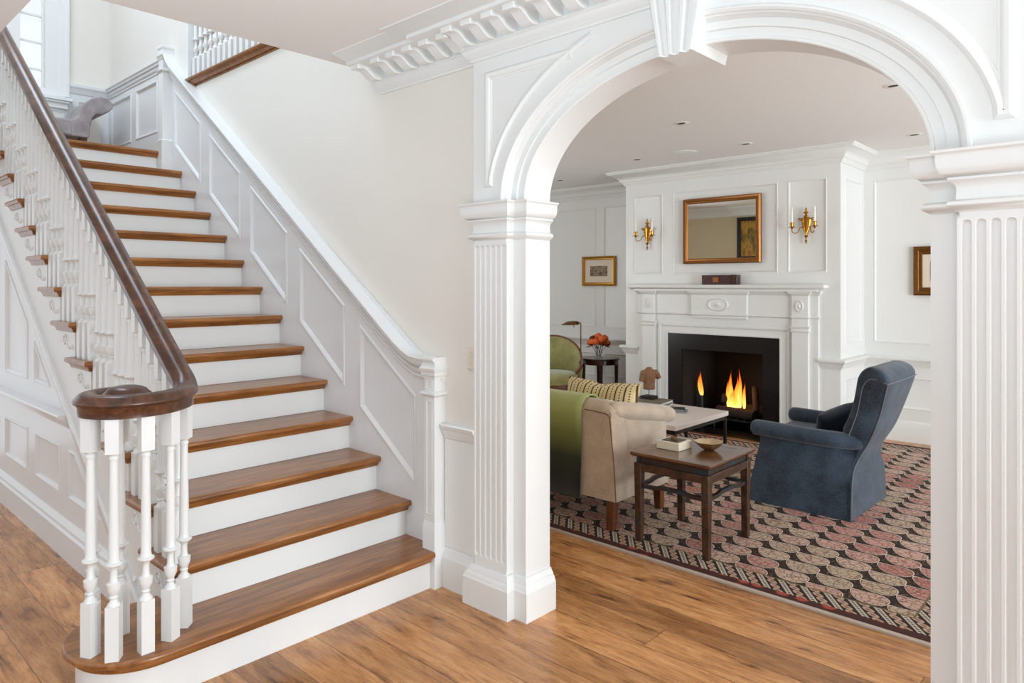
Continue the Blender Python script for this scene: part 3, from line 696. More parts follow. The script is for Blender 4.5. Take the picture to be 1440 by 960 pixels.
# bottom half newel and landing newel
def newel(xa, xb, ya, yb, z0, z1, sections, label):
    nw = thing('newel_post', ((xa + xb) / 2, (ya + yb) / 2, z0), label, 'newel post')
    b = MB(); b.box(xa + .006, xb - .006, ya + .006, yb, z0, z1 - .09)
    b.build('post', M['white'], nw, bevel=.002)
    loop = [(xa + .006, yb), (xa + .006, ya + .006), (xb - .006, ya + .006), (xb - .006, yb)][::-1]
    for nm, pr in sections:
        b = MB(); b.mould([(p[0], p[1], 0) for p in loop], (0, 0, 1), pr); b.build(nm, M['white'], nw)
    return nw
zt = 1.135
nw = newel(-2.712, -2.622, 2.262, 2.352, 0, zt, [
    ('newel_cap', [(-.03, 1.035), (.004, 1.035), (.006, 1.045), (.012, 1.05), (.012, 1.065), (.018, 1.072), (.02, 1.085), (.012, 1.092), (.004, 1.13), (-.03, 1.135)]),
    ('astragal', [(-.01, .945), (.004, .945), (.012, .95), (.016, .957), (.014, .965), (.004, .972), (-.01, .972)]),
    ('newel_base', [(-.02, .0), (.006, .0), (.006, .300), (.004, .305), (.002, .32), (-.004, .335), (-.02, .335)])], 'short white square newel post at the foot of the stair wainscot')
b = MB(); b.skin(onY(2.2675), rect(-2.705, -2.629, .335, .945), [rect(-2.690, -2.644, .36, .925)], [(0, 0), (.003, .002), (.008, -.004)], .004)
b.skin(onY(2.2675), rect(-2.705, -2.629, .972, 1.035), [rect(-2.690, -2.644, .98, 1.028)], [(0, 0), (.003, .002), (.008, -.004)], .004)
b.build('sunk_panel', M['white'], nw)
zl = 14 * r
nw = newel(-6.085, -5.99, 2.245, 2.352, zl - .6, 3.475, [
    ('newel_cap', [(-.03, 3.345), (.002, 3.345), (.006, 3.352), (.010, 3.372), (.014, 3.376), (.014, 3.388), (.004, 3.394), (.002, 3.43), (.008, 3.438), (.010, 3.452), (.002, 3.468), (-.03, 3.475)]),
    ('astragal', [(-.01, 3.245), (.004, 3.245), (.012, 3.25), (.015, 3.257), (.004, 3.27), (-.01, 3.27)]),
    ('newel_base', [(-.02, zl - .6), (.008, zl - .6), (.008, zl + .07), (.012, zl + .082), (.002, zl + .095), (-.02, zl + .1)])], 'tall white square newel post at the top of the stairs by the landing')

# gallery on the upper floor above the stair wall
gal = thing('gallery_balustrade', (-4.9, 2.38, 3.06), 'upper gallery white balusters standing on a brown wood edge above the stair wall', 'balustrade')
b = MB(); b.mould([(-3.3, WY, 3.125), (-5.74, WY, 3.125)], (0, 0, 1), [(0, -.050), (.010, -.050), (.011, -.044), (.016, -.042), (.018, -.034), (.024, -.030), (.026, -.024), (.044, -.024), (.049, -.017), (.049, -.007), (.042, 0), (0, 0)])
b.box(-5.74, -3.3, WY + .002, 2.50, 3.06, 3.1245)
b.build('nosing', M['tread'], gal)
for i in range(22): baluster(-5.665 + i * .0895, 2.385, 3.124, 3.124 + .86, base=.182, parent=gal)
b = MB(); b.mould([(-3.3, 2.385, 3.98), (-5.74, 2.385, 3.98)], (0, 0, 1), RPROF); b.build('handrail', M['rail'], gal)
b = MB(); b.box(-5.745, -5.70, 2.335, 2.515, 3.06, 5.3); b.build('end_post', M['white'], gal)

# ------------------------------------------------------------------ archway
ar = thing('archway', (XC, 2.4, 0), 'wide white archway with fluted pilasters, moulded elliptical arch and keystone', 'archway')
PF = 2.302
def mir(x, y, z): return (2 * XC - x, y, z)
LX0, LX1 = -2.387, -2.171
loop = [(XC - A_IN, 2.515, 0), (XC - A_IN, 2.347, 0), (LX1, 2.347, 0), (LX1, PF, 0), (LX0, PF, 0), (LX0, WY + .006, 0)]
CAPP = [(-.004, 1.700), (.002, 1.706), (.010, 1.712), (.018, 1.716), (.022, 1.724), (.020, 1.732), (.012, 1.737), (.003, 1.739), (.001, 1.770), (.005, 1.781), (.012, 1.789), (.020, 1.794), (.021, 1.8005), (.017, 1.802),
        (.019, 1.8035), (.026, 1.806), (.033, 1.811), (.039, 1.819), (.043, 1.829), (.045, 1.842), (.045, 1.860), (.048, 1.8655), (.054, 1.869), (.056, 1.876), (-.004, 1.876)]
BASP = [(-.004, 0), (.037, 0), (.037, .128), (.034, .131), (.032, .140), (.028, .150), (.021, .156), (.020, .164), (.010, .176), (.008, .184), (-.004, .186)]
for side in (0, 1):
    xf = mir if side else None
    pil = bpy.data.objects.new('pilaster', None); C.objects.link(pil); pil.parent = ar
    px = (2 * XC - (LX0 + LX1) / 2) if side else (LX0 + LX1) / 2
    pil.location = (px - XC, PF - 2.4, 0)
    pil['label'] = ('right' if side else 'left') + ' fluted white pilaster'
    b = MB(); b.xf = xf
    # fluted front as a height field
    nf, fp, fw = 6, .0342, .0128
    xs = []; c0 = (LX0 + LX1) / 2 - fp * (nf - 1) / 2
    xs.append(LX0)
    for i in range(nf):
        c = c0 + i * fp
        xs += [c + fw * math.sin(PI / 2 * (q / 5 - 1)) for q in range(11)]
    xs.append(LX1)
    za, zb = .186, 1.706; f0, f1 = .228, 1.682
    zs = [za, f0 - .003] + [f0 + fw * (1 - math.cos(PI / 2 * q / 5)) for q in range(6)] + [.6, 1., 1.4] + [f1 - fw * (1 - math.sin(PI / 2 * q / 5)) for q in range(6)] + [f1 + .003, zb]
    def dep(x, z):
        i = round((x - c0) / fp)
        if i < 0 or i >= nf: return 0
        dx = x - (c0 + i * fp); zc_ = min(max(z, f0 + fw), f1 - fw); d = math.hypot(dx, z - zc_)
        return .85 * math.sqrt(max(0, fw * fw - d * d))
    nx = len(xs)
    vs = [(x, PF + dep(x, z), z) for z in zs for x in xs]
    fs = [(j * nx + i, j * nx + i + 1, (j + 1) * nx + i + 1, (j + 1) * nx + i) for j in range(len(zs) - 1) for i in range(nx - 1)]
    b.add(vs, fs)
    b.add([(LX1, PF, za), (LX1, 2.3475, za), (LX1, 2.3475, zb), (LX1, PF, zb)], [(0, 1, 2, 3)])
    b.add([(LX0, PF, za), (LX0, 2.3475, za), (LX0, 2.3475, zb), (LX0, PF, zb)], [(0, 1, 2, 3)])
    b.box(LX0 + .0005, LX1 - .0005, PF + .014, 2.3465, za, zb)
    b.build('shaft', M['white'], pil, smooth=30)
    b = MB(); b.xf = xf; b.mould(loop, (0, 0, 1), CAPP); b.box(LX0 + .001, LX1 - .001, PF + .001, 2.347, 1.70, 1.875); b.build('capital', M['white'], pil)
    b = MB(); b.xf = xf; b.mould(loop, (0, 0, 1), BASP); b.build('base', M['white'], pil)
# arch face: spandrels flush with the pilasters
A_O, B_O = .905, .597
aro = [ell(A_O, B_O, PI * i / 64) for i in range(65)]
SZ = 1.876
outer = [(LX0, SZ)] + [p for p in aro[::-1] if True] + [(2 * XC - LX0, SZ), (2 * XC - LX0, 2.56), (LX0, 2.56)]
b = MB(); b.skin(onY(PF), outer, [], [], .044)
BEAD = [(0, -.002), (0, .004), (.004, .010), (.012, .0145), (.022, .0135), (.030, .008), (.034, .004), (.040, .003), (.042, -.002)]
th0, th1 = .165, 1.155
tl = [(XC + .97 * math.cos(PI - th0 - (th1 - th0) * i / 28), SPR + .675 * math.sin(PI - th0 - (th1 - th0) * i / 28)) for i in range(29)]
for s in (0, 1):
    g = (lambda u: 2 * XC - u) if s else (lambda u: u)
    nn = (0, -1, 0)
    def strip(pts, sg=1): b.mould([(g(u), PF, v) for u, v in pts], nn, [(q[0] * sg * (-1 if s else 1), q[1]) for q in BEAD])
    strip([(-1.80, 2.483), (-2.306, 2.483), (-2.306, 1.950), (tl[0][0] - .002, 1.950)] + tl, 1)
b.build('spandrel', M['white'], ar, smooth=30)
# archivolt
APR = [(0., 2.355), (0., 2.342), (.004, 2.339), (.012, 2.339), (.014, 2.343), (.044, 2.343), (.046, 2.333), (.076, 2.333), (.078, 2.325), (.084, 2.318), (.086, 2.308), (.092, 2.304), (.094, 2.296), (.102, 2.290), (.110, 2.290), (.113, 2.296), (.113, 2.355)]
rings = []
for i in range(97):
    t = PI * i / 96; ring = []
    for d, y in APR:
        k = d / .107; u, v = ell(A_IN + (A_O - A_IN) * k, B_IN + (B_O - B_IN) * k, t); ring.append((u, y, max(v, SZ - .001)))
    rings.append(ring)
b = MB(); b.rings(rings); b.build('archivolt', M['white'], ar, smooth=30)
# keystone
b = MB(); KC = -1.291; rings = []
kp = [(-1, 2.515), (-1, 2.268), (-.93, 2.255), (-.80, 2.255), (-.76, 2.272), (-.55, 2.276), (-.50, 2.262), (-.40, 2.250), (-.28, 2.250), (-.24, 2.268), (.06, 2.268), (.10, 2.254), (.16, 2.254), (.20, 2.272), (.42, 2.276), (.46, 2.264), (.58, 2.264), (.62, 2.244), (.94, 2.244), (1, 2.25), (1, 2.515)]
kp = [(-1, 2.515), (-1, 2.256), (-.95, 2.250), (-.80, 2.250), (-.76, 2.262), (-.70, 2.268), (-.50, 2.268), (-.42, 2.256), (-.36, 2.250), (-.22, 2.250), (-.18, 2.262), (-.10, 2.268), (.10, 2.268), (.18, 2.262), (.22, 2.250), (.36, 2.250), (.42, 2.256), (.50, 2.268), (.70, 2.268), (.76, 2.262), (.80, 2.250), (.95, 2.250), (1, 2.256), (1, 2.515)]
for z, hw in ((2.335, .067), (2.56, .110)): rings.append([(KC + a * hw, y, z) for a, y in kp])
b.rings(rings); b.build('keystone', M['white'], ar, smooth=25)

# hall cornice with S-shaped brackets
cn = thing('bracketed_cornice', (-1.3, 2.2, 2.545), 'deep white hall cornice with a row of S shaped brackets', 'cornice')
pth = [(2.0, WY, 0), (2 * XC - LX0, WY, 0), (2 * XC - LX0, PF, 0), (LX0, PF, 0), (LX0, WY, 0), (-3.158, WY, 0)]
CPR = [(0, 2.545), (.010, 2.545), (.012, 2.555), (.022, 2.562), (.026, 2.572), (.036, 2.580), (.040, 2.592), (.050, 2.598), (.050, 2.608), (.040, 2.610), (.040, 2.656), (.225, 2.656), (.225, 2.672), (.232, 2.676), (.250, 2.680), (.282, 2.688), (.300, 2.692), (.312, 2.696), (.312, CEIL), (0, CEIL)]
b = MB(); b.mould(pth, (0, 0, 1), CPR); b.build('crown_moulding', M['white'], cn)
def bracket(x, wy):
    pr = [(.03, 2.658), (.205, 2.658), (.205, 2.633), (.196, 2.632), (.185, 2.635), (.172, 2.638), (.158, 2.638), (.147, 2.634), (.135, 2.627), (.122, 2.617), (.108, 2.608), (.094, 2.602), (.08, 2.5995), (.066, 2.600), (.054, 2.604), (.046, 2.609), (.03, 2.609)]
    b = MB(); b.prism([(wy - d, z) for d, z in pr], lambda u, v, w: (x + w, u, v), 0, .066)
    b.build('bracket', M['white'], cn, bevel=.003)
for i in range(6): bracket(-3.150 + (0 if i == 0 else .04) + i * .128, WY)
for i in range(17): bracket(-2.392 + i * .1285, PF)
# ------------------------------------------------------------------ fireplace
fp = thing('fireplace', (-3.343, YF, 0), 'white carved fireplace surround with black granite slips and a burning fire', 'fireplace')
FX = -3.343
b = MB()
sh = [(FX + 1.06, YF - .001, 0), (FX + 1.06, YF - .13, 0), (FX - 1.06, YF - .13, 0), (FX - 1.06, YF - .001, 0)]
b.mould(sh, (0, 0, 1), [(-.12, 1.432), (-.05, 1.432), (-.045, 1.44), (-.02, 1.452), (-.012, 1.462), (0, 1.466), (.004, 1.476), (.004, 1.494), (-.004, 1.50), (-.12, 1.50)])
b.box(FX - 1.0, FX + 1.0, YF - .11, YF, 1.434, 1.4995)
b.build('mantel_shelf', M['lroom'], fp)
b = MB()      # frieze and stepped outer strips, projecting blocks
for s in (-1, 1):
    xa, xb = sorted((FX + s * .985, FX + s * .72)); b.box(xa, xb, YF - .035, YF, 0, 1.434)
b.box(FX - .75, FX + .75, YF - .045, YF, 1.07, 1.434)
b.box(FX - .305, FX + .305, YF - .075, YF - .04, 1.155, 1.40)
b.build('frieze', M['lroom'], fp, bevel=.002)
for s in (-1, 1):
    b = MB(); xa, xb = sorted((FX + s * .905, FX + s * .752)); b.box(xa, xb, YF - .075, YF - .03, 0, 1.40)
    b.box(xa - .008, xb + .008, YF - .088, YF - .03, 0, .16)
    lp = [(xb, YF - .03, 0), (xb, YF - .075, 0), (xa, YF - .075, 0), (xa, YF - .03, 0)]
    b.mould(lp, (0, 0, 1), [(-.01, 1.045), (.003, 1.045), (.01, 1.052), (.012, 1.066), (.003, 1.072), (.003, 1.08), (.014, 1.092), (.016, 1.104), (-.01, 1.106)])
    b.build('mantel_pilaster', M['lroom'], fp, bevel=.0015)
b = MB()
lp = [(FX + .985, YF - .001, 0), (FX + .985, YF - .035, 0), (FX + .905, YF - .035, 0), (FX + .905, YF - .075, 0), (FX + .752, YF - .075, 0), (FX + .752, YF - .045, 0), (FX + .305, YF - .045, 0), (FX + .305, YF - .075, 0),
      (FX - .305, YF - .075, 0), (FX - .305, YF - .045, 0), (FX - .752, YF - .045, 0), (FX - .752, YF - .075, 0), (FX - .905, YF - .075, 0), (FX - .905, YF - .035, 0), (FX - .985, YF - .035, 0), (FX - .985, YF - .001, 0)]
b.mould(lp, (0, 0, 1), [(-.012, 1.392), (.002, 1.392), (.008, 1.402), (.024, 1.414), (.030, 1.425), (.032, 1.434), (-.012, 1.434)])
b.mould(lp, (0, 0, 1), [(-.012, 1.176), (.002, 1.176), (.010, 1.182), (.013, 1.190), (.004, 1.198), (-.012, 1.198)])
b.build('mantel_moulding', M['lroom'], fp)
def oval(cx, cz, y, a, c):
    b = MB(); n = 28; rings = []
    for k, h in ((1., 0), (.98, .010), (.90, .016), (.82, .012), (.76, .006), (.5, .010), (.3, .011), (.22, .017), (.1, .022), (.02, .023)):
        rings.append([(cx + a * k * math.cos(2*PI*i/n), y - h, cz + c * k * math.sin(2*PI*i/n)) for i in range(n)])
    b.rings(rings); b.build('oval_medallion', M['lroom'], fp)
oval(FX, 1.295, YF - .075, .115, .068)
for s in (-1, 1): oval(FX + s * .828, 1.295, YF - .075, .036, .056)
b = MB()      # architrave round the opening
b.mould([(FX + .615, YF, 0), (FX + .615, YF, .975), (FX - .615, YF, .975), (FX - .615, YF, 0)], (0, -1, 0),
        [(0, 0), (0, .026), (-.003, .032), (-.016, .034), (-.02, .026), (-.074, .028), (-.078, .040), (-.088, .046), (-.10, .048), (-.110, .042), (-.110, 0)])
b.build('architrave', M['lroom'], fp)
b = MB(); b.xf = None
for xa, xb, za, zb in ((FX - .62, F0, 0, .98), (F1, FX + .62, 0, .98), (F0, F1, FT, .98)): b.box(xa, xb, YF - .016, YF - .001, za, zb)
b.build('granite_slip', M['granite'], fp)
b = MB()      # firebox
b.add([(F0, YF - .002, 0), (F1, YF - .002, 0), (F1 - .12, YF + .55, 0), (F0 + .12, YF + .55, 0), (F0, YF - .002, FT), (F1, YF - .002, FT), (F1 - .12, YF + .55, FT), (F0 + .12, YF + .55, FT)],
      [(0, 1, 2, 3), (4, 7, 6, 5), (1, 5, 6, 2), (2, 6, 7, 3), (3, 7, 4, 0)])
b.build('firebox', M['soot'], fp)
b = MB(); b.box(FX - .78, FX + .78, YF - .33, YF - .002, 0.0005, .012); b.build('hearth', M['granite'], fp)
b = MB(); b.box(FX - .84, FX + .84, YF - .385, YF - .33, 0.0005, .014); b.box(FX - .84, FX - .78, YF - .33, YF - .09, .0005, .014); b.box(FX + .78, FX + .84, YF - .33, YF - .09, .0005, .014)
b.build('hearth_border', M['legwood'], fp)
# logs, grate and flames
gr = thing('fire_grate', (-3.2, 6.95, 0), 'black iron grate holding the logs in the fireplace', 'grate')
b = MB()
for i in range(7): x = -3.5 + i * .09; b.box(x, x + .014, 6.85, 7.15, .10, .116)
for y in (6.87, 7.12): b.box(-3.5, -2.945, y, y + .014, .088, .102)
b.build('bars', M['black'], gr)
for x in (-3.48, -2.975):
    for y in (6.87, 7.12): b = MB(); b.box(x, x + .016, y, y + .016, 0, .09); b.build('leg', M['black'], gr)
def log(p0, p1, rad, seed, m, label):
    q = random.Random(seed); a, c = Vector(p0), Vector(p1); b = MB()
    pts = [a.lerp(c, i / 8) + Vector((q.uniform(-1, 1), q.uniform(-1, 1), q.uniform(-1, 1))) * rad * .12 for i in range(9)]
    b.tube(pts, [rad * q.uniform(.88, 1.1) for _ in pts], 12)
    return tag(b.build('log', m, smooth=60), label, 'log', 'logs in the fireplace')
log((-3.46, 6.94, .17), (-3.04, 6.90, .17), .055, 1, M['ember'], 'front charred log lying across the grate under the flames')
log((-3.44, 7.08, .19), (-3.00, 7.09, .18), .06, 2, M['ember'], 'rear log lying behind the flames at the back of the grate')
log((-3.44, 6.99, .30), (-3.26, 7.06, .29), .052, 3, M['bark'], 'short brown log end stacked at the left of the flames')
log((-3.03, 6.92, .20), (-3.12, 7.08, .43), .032, 4, M['ember'], 'brown log leaning upright to the right of the flames')
def flame(cx, cy, cz, h, w, seed, lean=0.):
    q = random.Random(seed); b = MB(); ph = q.uniform(0, 6); rings = []
    for i in range(15):
        t = i / 14; rr = w * (math.sin(PI * min(1, (t * .92 + .14))) ** .8) * (1 - t) ** .45 + .001
        ox = math.sin(t * 5 + ph) * w * .35 * t + lean * t; oy = math.cos(t * 4 + ph) * w * .3 * t
        rings.append([(cx + ox + rr * math.cos(2*PI*k/10), cy + oy + rr * .6 * math.sin(2*PI*k/10), cz + h * t) for k in range(10)])
    b.rings(rings); return b
fl = thing('fire', (-3.27, 6.99, .2), 'bright orange fire leaping from the logs', 'fire')
for i, (dx, dy, h, w) in enumerate([(-.075, 0, .30, .030), (-.035, -.02, .40, .034), (.010, .01, .34, .036), (.05, -.01, .42, .030), (.0, -.03, .22, .060), (-.055, .03, .22, .036), (.085, .03, .28, .022), (.03, .03, .25, .04)]):
    flame(-3.29 + dx, 6.985 + dy, .205, h, w, i + 3).build('flame', M['flame'], fl, smooth=180)
fl2 = flame(-3.64, 6.92, .31, .27, .036, 40, -.03).build('flame', M['flame2'], at=(-3.64, 6.92, .31), smooth=180)
tag(fl2 if 'XX' in bpy.data.objects else fl2, 'single small flame at the left side of the firebox', 'flame')
b = MB(); b.lathe([(.02, 0), (.024, .02), (.02, .27), (.012, .31)], (-3.64, 6.92, 0), 10); tag(b.build('gas_burner', M['black']), 'dark burner post under the single left flame', 'burner')

# ------------------------------------------------------------------ wall pieces
def framed(name, loc_c, w, h, y, fw, mats, label, cat='picture', rabbet=.5, art=None, matw=0., depth=.035):
    x, z = loc_c; t = thing(name, (x, y, z - h / 2), label, cat)
    lp = [(x - w/2, y, z - h/2), (x - w/2, y, z + h/2), (x + w/2, y, z + h/2), (x + w/2, y, z - h/2)]
    b = MB(); b.mould([p for p in lp], (0, 1, 0) if False else (0, -1, 0), [(0, 0), (0, depth * .7), (-fw * .2, depth), (-fw * .45, depth * .8), (-fw * .6, depth * .55), (-fw * .85, depth * .6), (-fw, depth * .4), (-fw, 0)], closed=True)
    b.build('frame', mats[0], t)
    if matw:
        b = MB(); b.box(x - w/2 + fw * .9, x + w/2 - fw * .9, y - .010, y - .002, z - h/2 + fw * .9, z + h/2 - fw * .9); b.build('mount', M['mat'], t)
    b = MB(); g = fw * .9 + matw; b.box(x - w/2 + g, x + w/2 - g, y - .0125, y - .004, z - h/2 + g, z + h/2 - g); b.build(art or 'art', mats[1], t)
    return t
framed('mirror', (FX, 2.063), .855, .688, YF - .002, .055, (M['gold2'], M['mirror']), 'gilt framed rectangular mirror above the mantelpiece', 'mirror', art='mirror_glass')
framed('picture', (-5.385, 1.675), .525, .385, YB - .004, .045, (M['gold'], M['art_sepia']), 'small gold framed sepia print on the wall left of the fireplace', matw=.085)
framed('picture', (-1.42, 1.628), .62, .46, YB - .004, .075, (M['gold3'], M['art_gray']), 'dark carved gilt picture half hidden by the right archway pier', matw=.07)
# painting on the inner side of the arch wall (only seen in the mirror)
t = thing('painting', (-4.55, 2.523, 1.78), 'golden landscape painting in a black frame reflected in the mirror', 'picture')
b = MB(); xa, xb, za, zb = -5.14, -3.9, 1.90, 2.60
b.mould([(xa, 2.523, za), (xa, 2.523, zb), (xb, 2.523, zb), (xb, 2.523, za)][::-1], (0, 1, 0), [(0, 0), (0, .03), (-.05, .035), (-.06, .02), (-.06, 0)], closed=True); b.build('frame', M['black'], t)
b = MB(); b.box(xa + .05, xb - .05, 2.524, 2.535, za + .05, zb - .05); b.build('canvas', M['art_land'], t)

def sconce(x, label):
    y = YF - .012; t = thing('wall_sconce', (x, YF, 1.87), label, 'wall sconce', 'wall sconces on the chimney breast')
    b = MB(); b.rings([[(x + wd * math.cos(PI * i / 10), y - .028 * math.sin(PI * i / 10) * (1 if wd > .02 else .7), z) for i in range(11)] for z, wd in ((1.965, .008), (1.99, .018), (2.02, .03), (2.06, .042), (2.105, .05), (2.12, .052), (2.13, .045), (2.14, .02))])
    b.lathe([(.006, 1.90), (.012, 1.915), (.006, 1.925), (.005, 1.94), (.014, 1.95), (.02, 1.958), (.008, 1.968)], (x, y - .012, 0), 10)
    b.lathe([(.006, 1.888), (.009, 1.892), (.008, 1.905), (.004, 1.91)], (x, y - .012, 0), 8)
    b.lathe([(.018, 2.135), (.022, 2.148), (.012, 2.158), (.009, 2.17), (.024, 2.178), (.02, 2.188), (.009, 2.195), (.012, 2.207), (.006, 2.222), (.001, 2.236)], (x, y - .012, 0), 10)
    for s in (-1, 1): b.tube(spiral(x + s * .058, 2.118, .016, 1.2, 0, y - .01, s), .0045, 6)
    b.build('backplate', M['brass'], t)
    for s in (-1, 1):
        ex = x + s * .105; ey = y - .085
        b = MB(); b.tube(cr([(x + s * .028, y - .015, 2.045), (x + s * .05, y - .035, 2.035), (x + s * .06, y - .05, 2.0), (x + s * .085, y - .075, 1.985), (ex, ey, 2.005), (ex, ey, 2.03)], 6), .0045, 8)
        b.lathe([(.004, 2.02), (.009, 2.03), (.006, 2.036), (.034, 2.040), (.036, 2.044), (.012, 2.046), (.018, 2.05), (.019, 2.082), (.024, 2.084), (.024, 2.088), (.012, 2.09)], (ex, ey, 0), 14)
        ar_ = b.build('arm', M['brass'], t)
        b = MB(); b.lathe([(.011, 2.086), (.011, 2.18), (.006, 2.184), (.008, 2.195), (.009, 2.21), (.004, 2.232), (.001, 2.242)], (ex, ey, 0), 10); b.build('candle', M['candle'], ar_)
sconce(-4.215, 'brass two arm candle sconce left of the mirror')
sconce(-2.475, 'brass two arm candle sconce right of the mirror')
b = MB(); b.box(-3.51, -3.13, YF - .105, YF - .02, 1.5005, 1.597); 
bk = thing('book_box', (-3.32, YF - .06, 1.5005), 'oxblood leather box lying on the mantelpiece below the mirror', 'box')
b.build('body', M['oxblood'], bk, bevel=.004)
b = MB(); b.box(-3.20, -3.127, YF - .107, YF - .018, 1.5, 1.599); b.build('worn_end', M['darkwood'], bk, bevel=.003)
b = MB(); b.box(-3.385, -3.325, YF - .1065, YF - .10, 1.525, 1.575); b.build('crest', M['gold2'], bk)

# ------------------------------------------------------------------ ceiling fittings of the living room
LL = [(-2.787, 4.963, 'recessed ceiling downlight nearest below the keystone'), (-2.766, 6.088, 'recessed ceiling downlight above the right end of the gilt mirror'), (-3.924, 6.096, 'recessed ceiling downlight above the left sconce'),
      (-5.384, 6.66, 'leftmost recessed ceiling downlight, beside the left springing of the arch'), (-1.262, 4.95, 'recessed ceiling downlight partly cut by the right curve of the arch'), (-1.546, 6.69, 'rightmost recessed ceiling downlight, above the dark carved picture')]
for x, y, lab in LL:
    t = thing('downlight', (x, y, CEIL2), lab, 'downlight', 'recessed ceiling downlights')
    b = MB(); b.lathe([(.062, -.003), (.066, -.001), (.066, 0)], (x, y, CEIL2), 24); b.build('trim_ring', M['ceil'], t)
    b = MB(); b.lathe([(.034, -.005), (.036, -.0035), (.036, -.001)], (x, y, CEIL2), 20, 1., .6, ); b.build('aperture', M['black'], t)
b = MB(); b.lathe([(.10, -.010), (.115, -.006), (.12, 0)], (-3.376, 6.08, CEIL2), 32); tag(b.build('ceiling_speaker', M['white']), 'flat round white ceiling disc in front of the chimney breast', 'ceiling speaker')

# ------------------------------------------------------------------ rug
RX0, RX1, RY0, RY1 = -6.2, -.615, 3.315, 7.25
M['rug'] = rug_mat(RX0, RX1, RY0, 6.38)
rg = thing('paisley_rug', (-3.4, 5.2, 0), 'large red and beige paisley rug with a dark striped border', 'rug')
hx0, hx1, hy = FX - .86, FX + .86, 6.37
po = [(RX0, RY0), (RX1, RY0), (RX1, RY1), (hx1 + .28, RY1), (hx1 + .28, hy), (-4.75, hy), (-4.75, RY1), (RX0, RY1)]
b = MB(); b.prism(po, lambda u, v, w: (u, v, w), .001, .011); b.build('pile', M['rug'], rg)
b = MB(); b.mould([(x, y, 0) for x, y in po], (0, 0, 1), [(0, .0005), (-.022, .0005), (-.022, .010), (-.011, .0135), (0, .0125)], closed=True); b.build('binding', plain('cream_rug_binding', lin(186, 172, 160), .9, bump=.3, bscale=300), rg)
RZ = .0115

# ------------------------------------------------------------------ small lacquered side table
tb = thing('side_table', (-2.02, 3.735, RZ), 'square worn brown and blue lacquered side table beside the sofa arm', 'table')
tx0, tx1, ty0, ty1, tz = -2.272, -1.768, 3.452, 4.015, .530
b = MB(); lp = [(tx0 + .02, ty0 + .02), (tx0 + .02, ty1 - .02), (tx1 - .02, ty1 - .02), (tx1 - .02, ty0 + .02)]
b.mould([(x, y, 0) for x, y in lp], (0, 0, 1), [(-.06, tz - .026), (.006, tz - .026), (.012, tz - .022), (.020, tz - .012), (.020, tz - .004), (.016, tz), (-.06, tz)], closed=True)
b.box(tx0 + .05, tx1 - .05, ty0 + .05, ty1 - .05, tz - .022, tz - .0008)
b.build('table_top', M['tabletop'], tb)
b = MB(); e = .026; ax0, ax1, ay0, ay1 = tx0 + e, tx1 - e, ty0 + e, ty1 - e
for (xa, xb, ya, yb) in ((ax0, ax1, ay0 + .006, ay0 + .024), (ax0, ax1, ay1 - .024, ay1 - .006), (ax0 + .006, ax0 + .024, ay0, ay1), (ax1 - .024, ax1 - .006, ay0, ay1)): b.box(xa, xb, ya, yb, tz - .062, tz - .026)
b.build('waist', M['worn'], tb)
b = MB(); g = .016
for (xa, xb, ya, yb) in ((ax0, ax1, ay0 - .008, ay0 + .018), (ax0, ax1, ay1 - .018, ay1 + .008), (ax0 - .008, ax0 + .018, ay0, ay1), (ax1 - .018, ax1 + .008, ay0, ay1)): b.box(xa, xb, ya, yb, tz - .108, tz - .062)
b.build('apron', M['wornleg'], tb, bevel=.005)
for sx in (0, 1):
    for sy in (0, 1):
        cx, cy = (ax1 - .014 if sx else ax0 + .014), (ay1 - .014 if sy else ay0 + .014)
        b = MB(); b.rings([[(cx + u * h, cy + v * h, z) for u, v in ((-1, -1), (1, -1), (1, 1), (-1, 1))] for z, h in ((RZ, .018), (.06, .019), (.2, .020), (tz - .062, .0235))])
        b.build('leg', M['wornleg'], tb, bevel=.003)
def humped(p0, p1, horizontal_z):
    a, c = Vector(p0), Vector(p1); pts = []
    for t, dz in ((0, 0), (.24, 0), (.28, .003), (.32, .008), (.36, .010), (.64, .010), (.68, .008), (.72, .003), (.76, 0), (1, 0)):
        q = a.lerp(c, t); pts.append((q.x, q.y, q.z + dz))
    d = (c - a).normalized(); s = Vector((-d.y, d.x, 0)) * .010
    b = MB(); b.rings([[(p[0] - s.x, p[1] - s.y, p[2] - .011), (p[0] + s.x, p[1] + s.y, p[2] - .011), (p[0] + s.x, p[1] + s.y, p[2] + .011), (p[0] - s.x, p[1] - s.y, p[2] + .011)] for p in pts]); return b
zs_ = .335
for p0, p1 in (((ax0 + .014, ay0 + .014, zs_), (ax1 - .014, ay0 + .014, zs_)), ((ax0 + .014, ay1 - .014, zs_), (ax1 - .014, ay1 - .014, zs_)), ((ax0 + .014, ay0 + .014, zs_), (ax0 + .014, ay1 - .014, zs_)), ((ax1 - .014, ay0 + .014, zs_), (ax1 - .014, ay1 - .014, zs_))):
    humped(p0, p1, 0).build('stretcher', M['worn'], tb)
bx = thing('trinket_box', (-2.14, 3.72, tz), 'small white bone box with a carved lid on the side table', 'box')
b = MB(); b.box(-2.205, -2.055, 3.634, 3.785, tz, tz + .046); b.build('body', M['porcelain'], bx, bevel=.003)
b = MB(); b.box(-2.185, -2.075, 3.655, 3.765, tz + .046, tz + .0485); b.build('lid_inlay', M['wornleg'], bx)
b = MB(); b.lathe([(.012, 0), (.014, .005), (.007, .008), (.012, .014), (.004, .02)], (-2.13, 3.71, tz + .0485), 12, 1.8, .8, .6); b.build('knob', M['terra'], bx)
b = MB(); nb = 40; rings = []
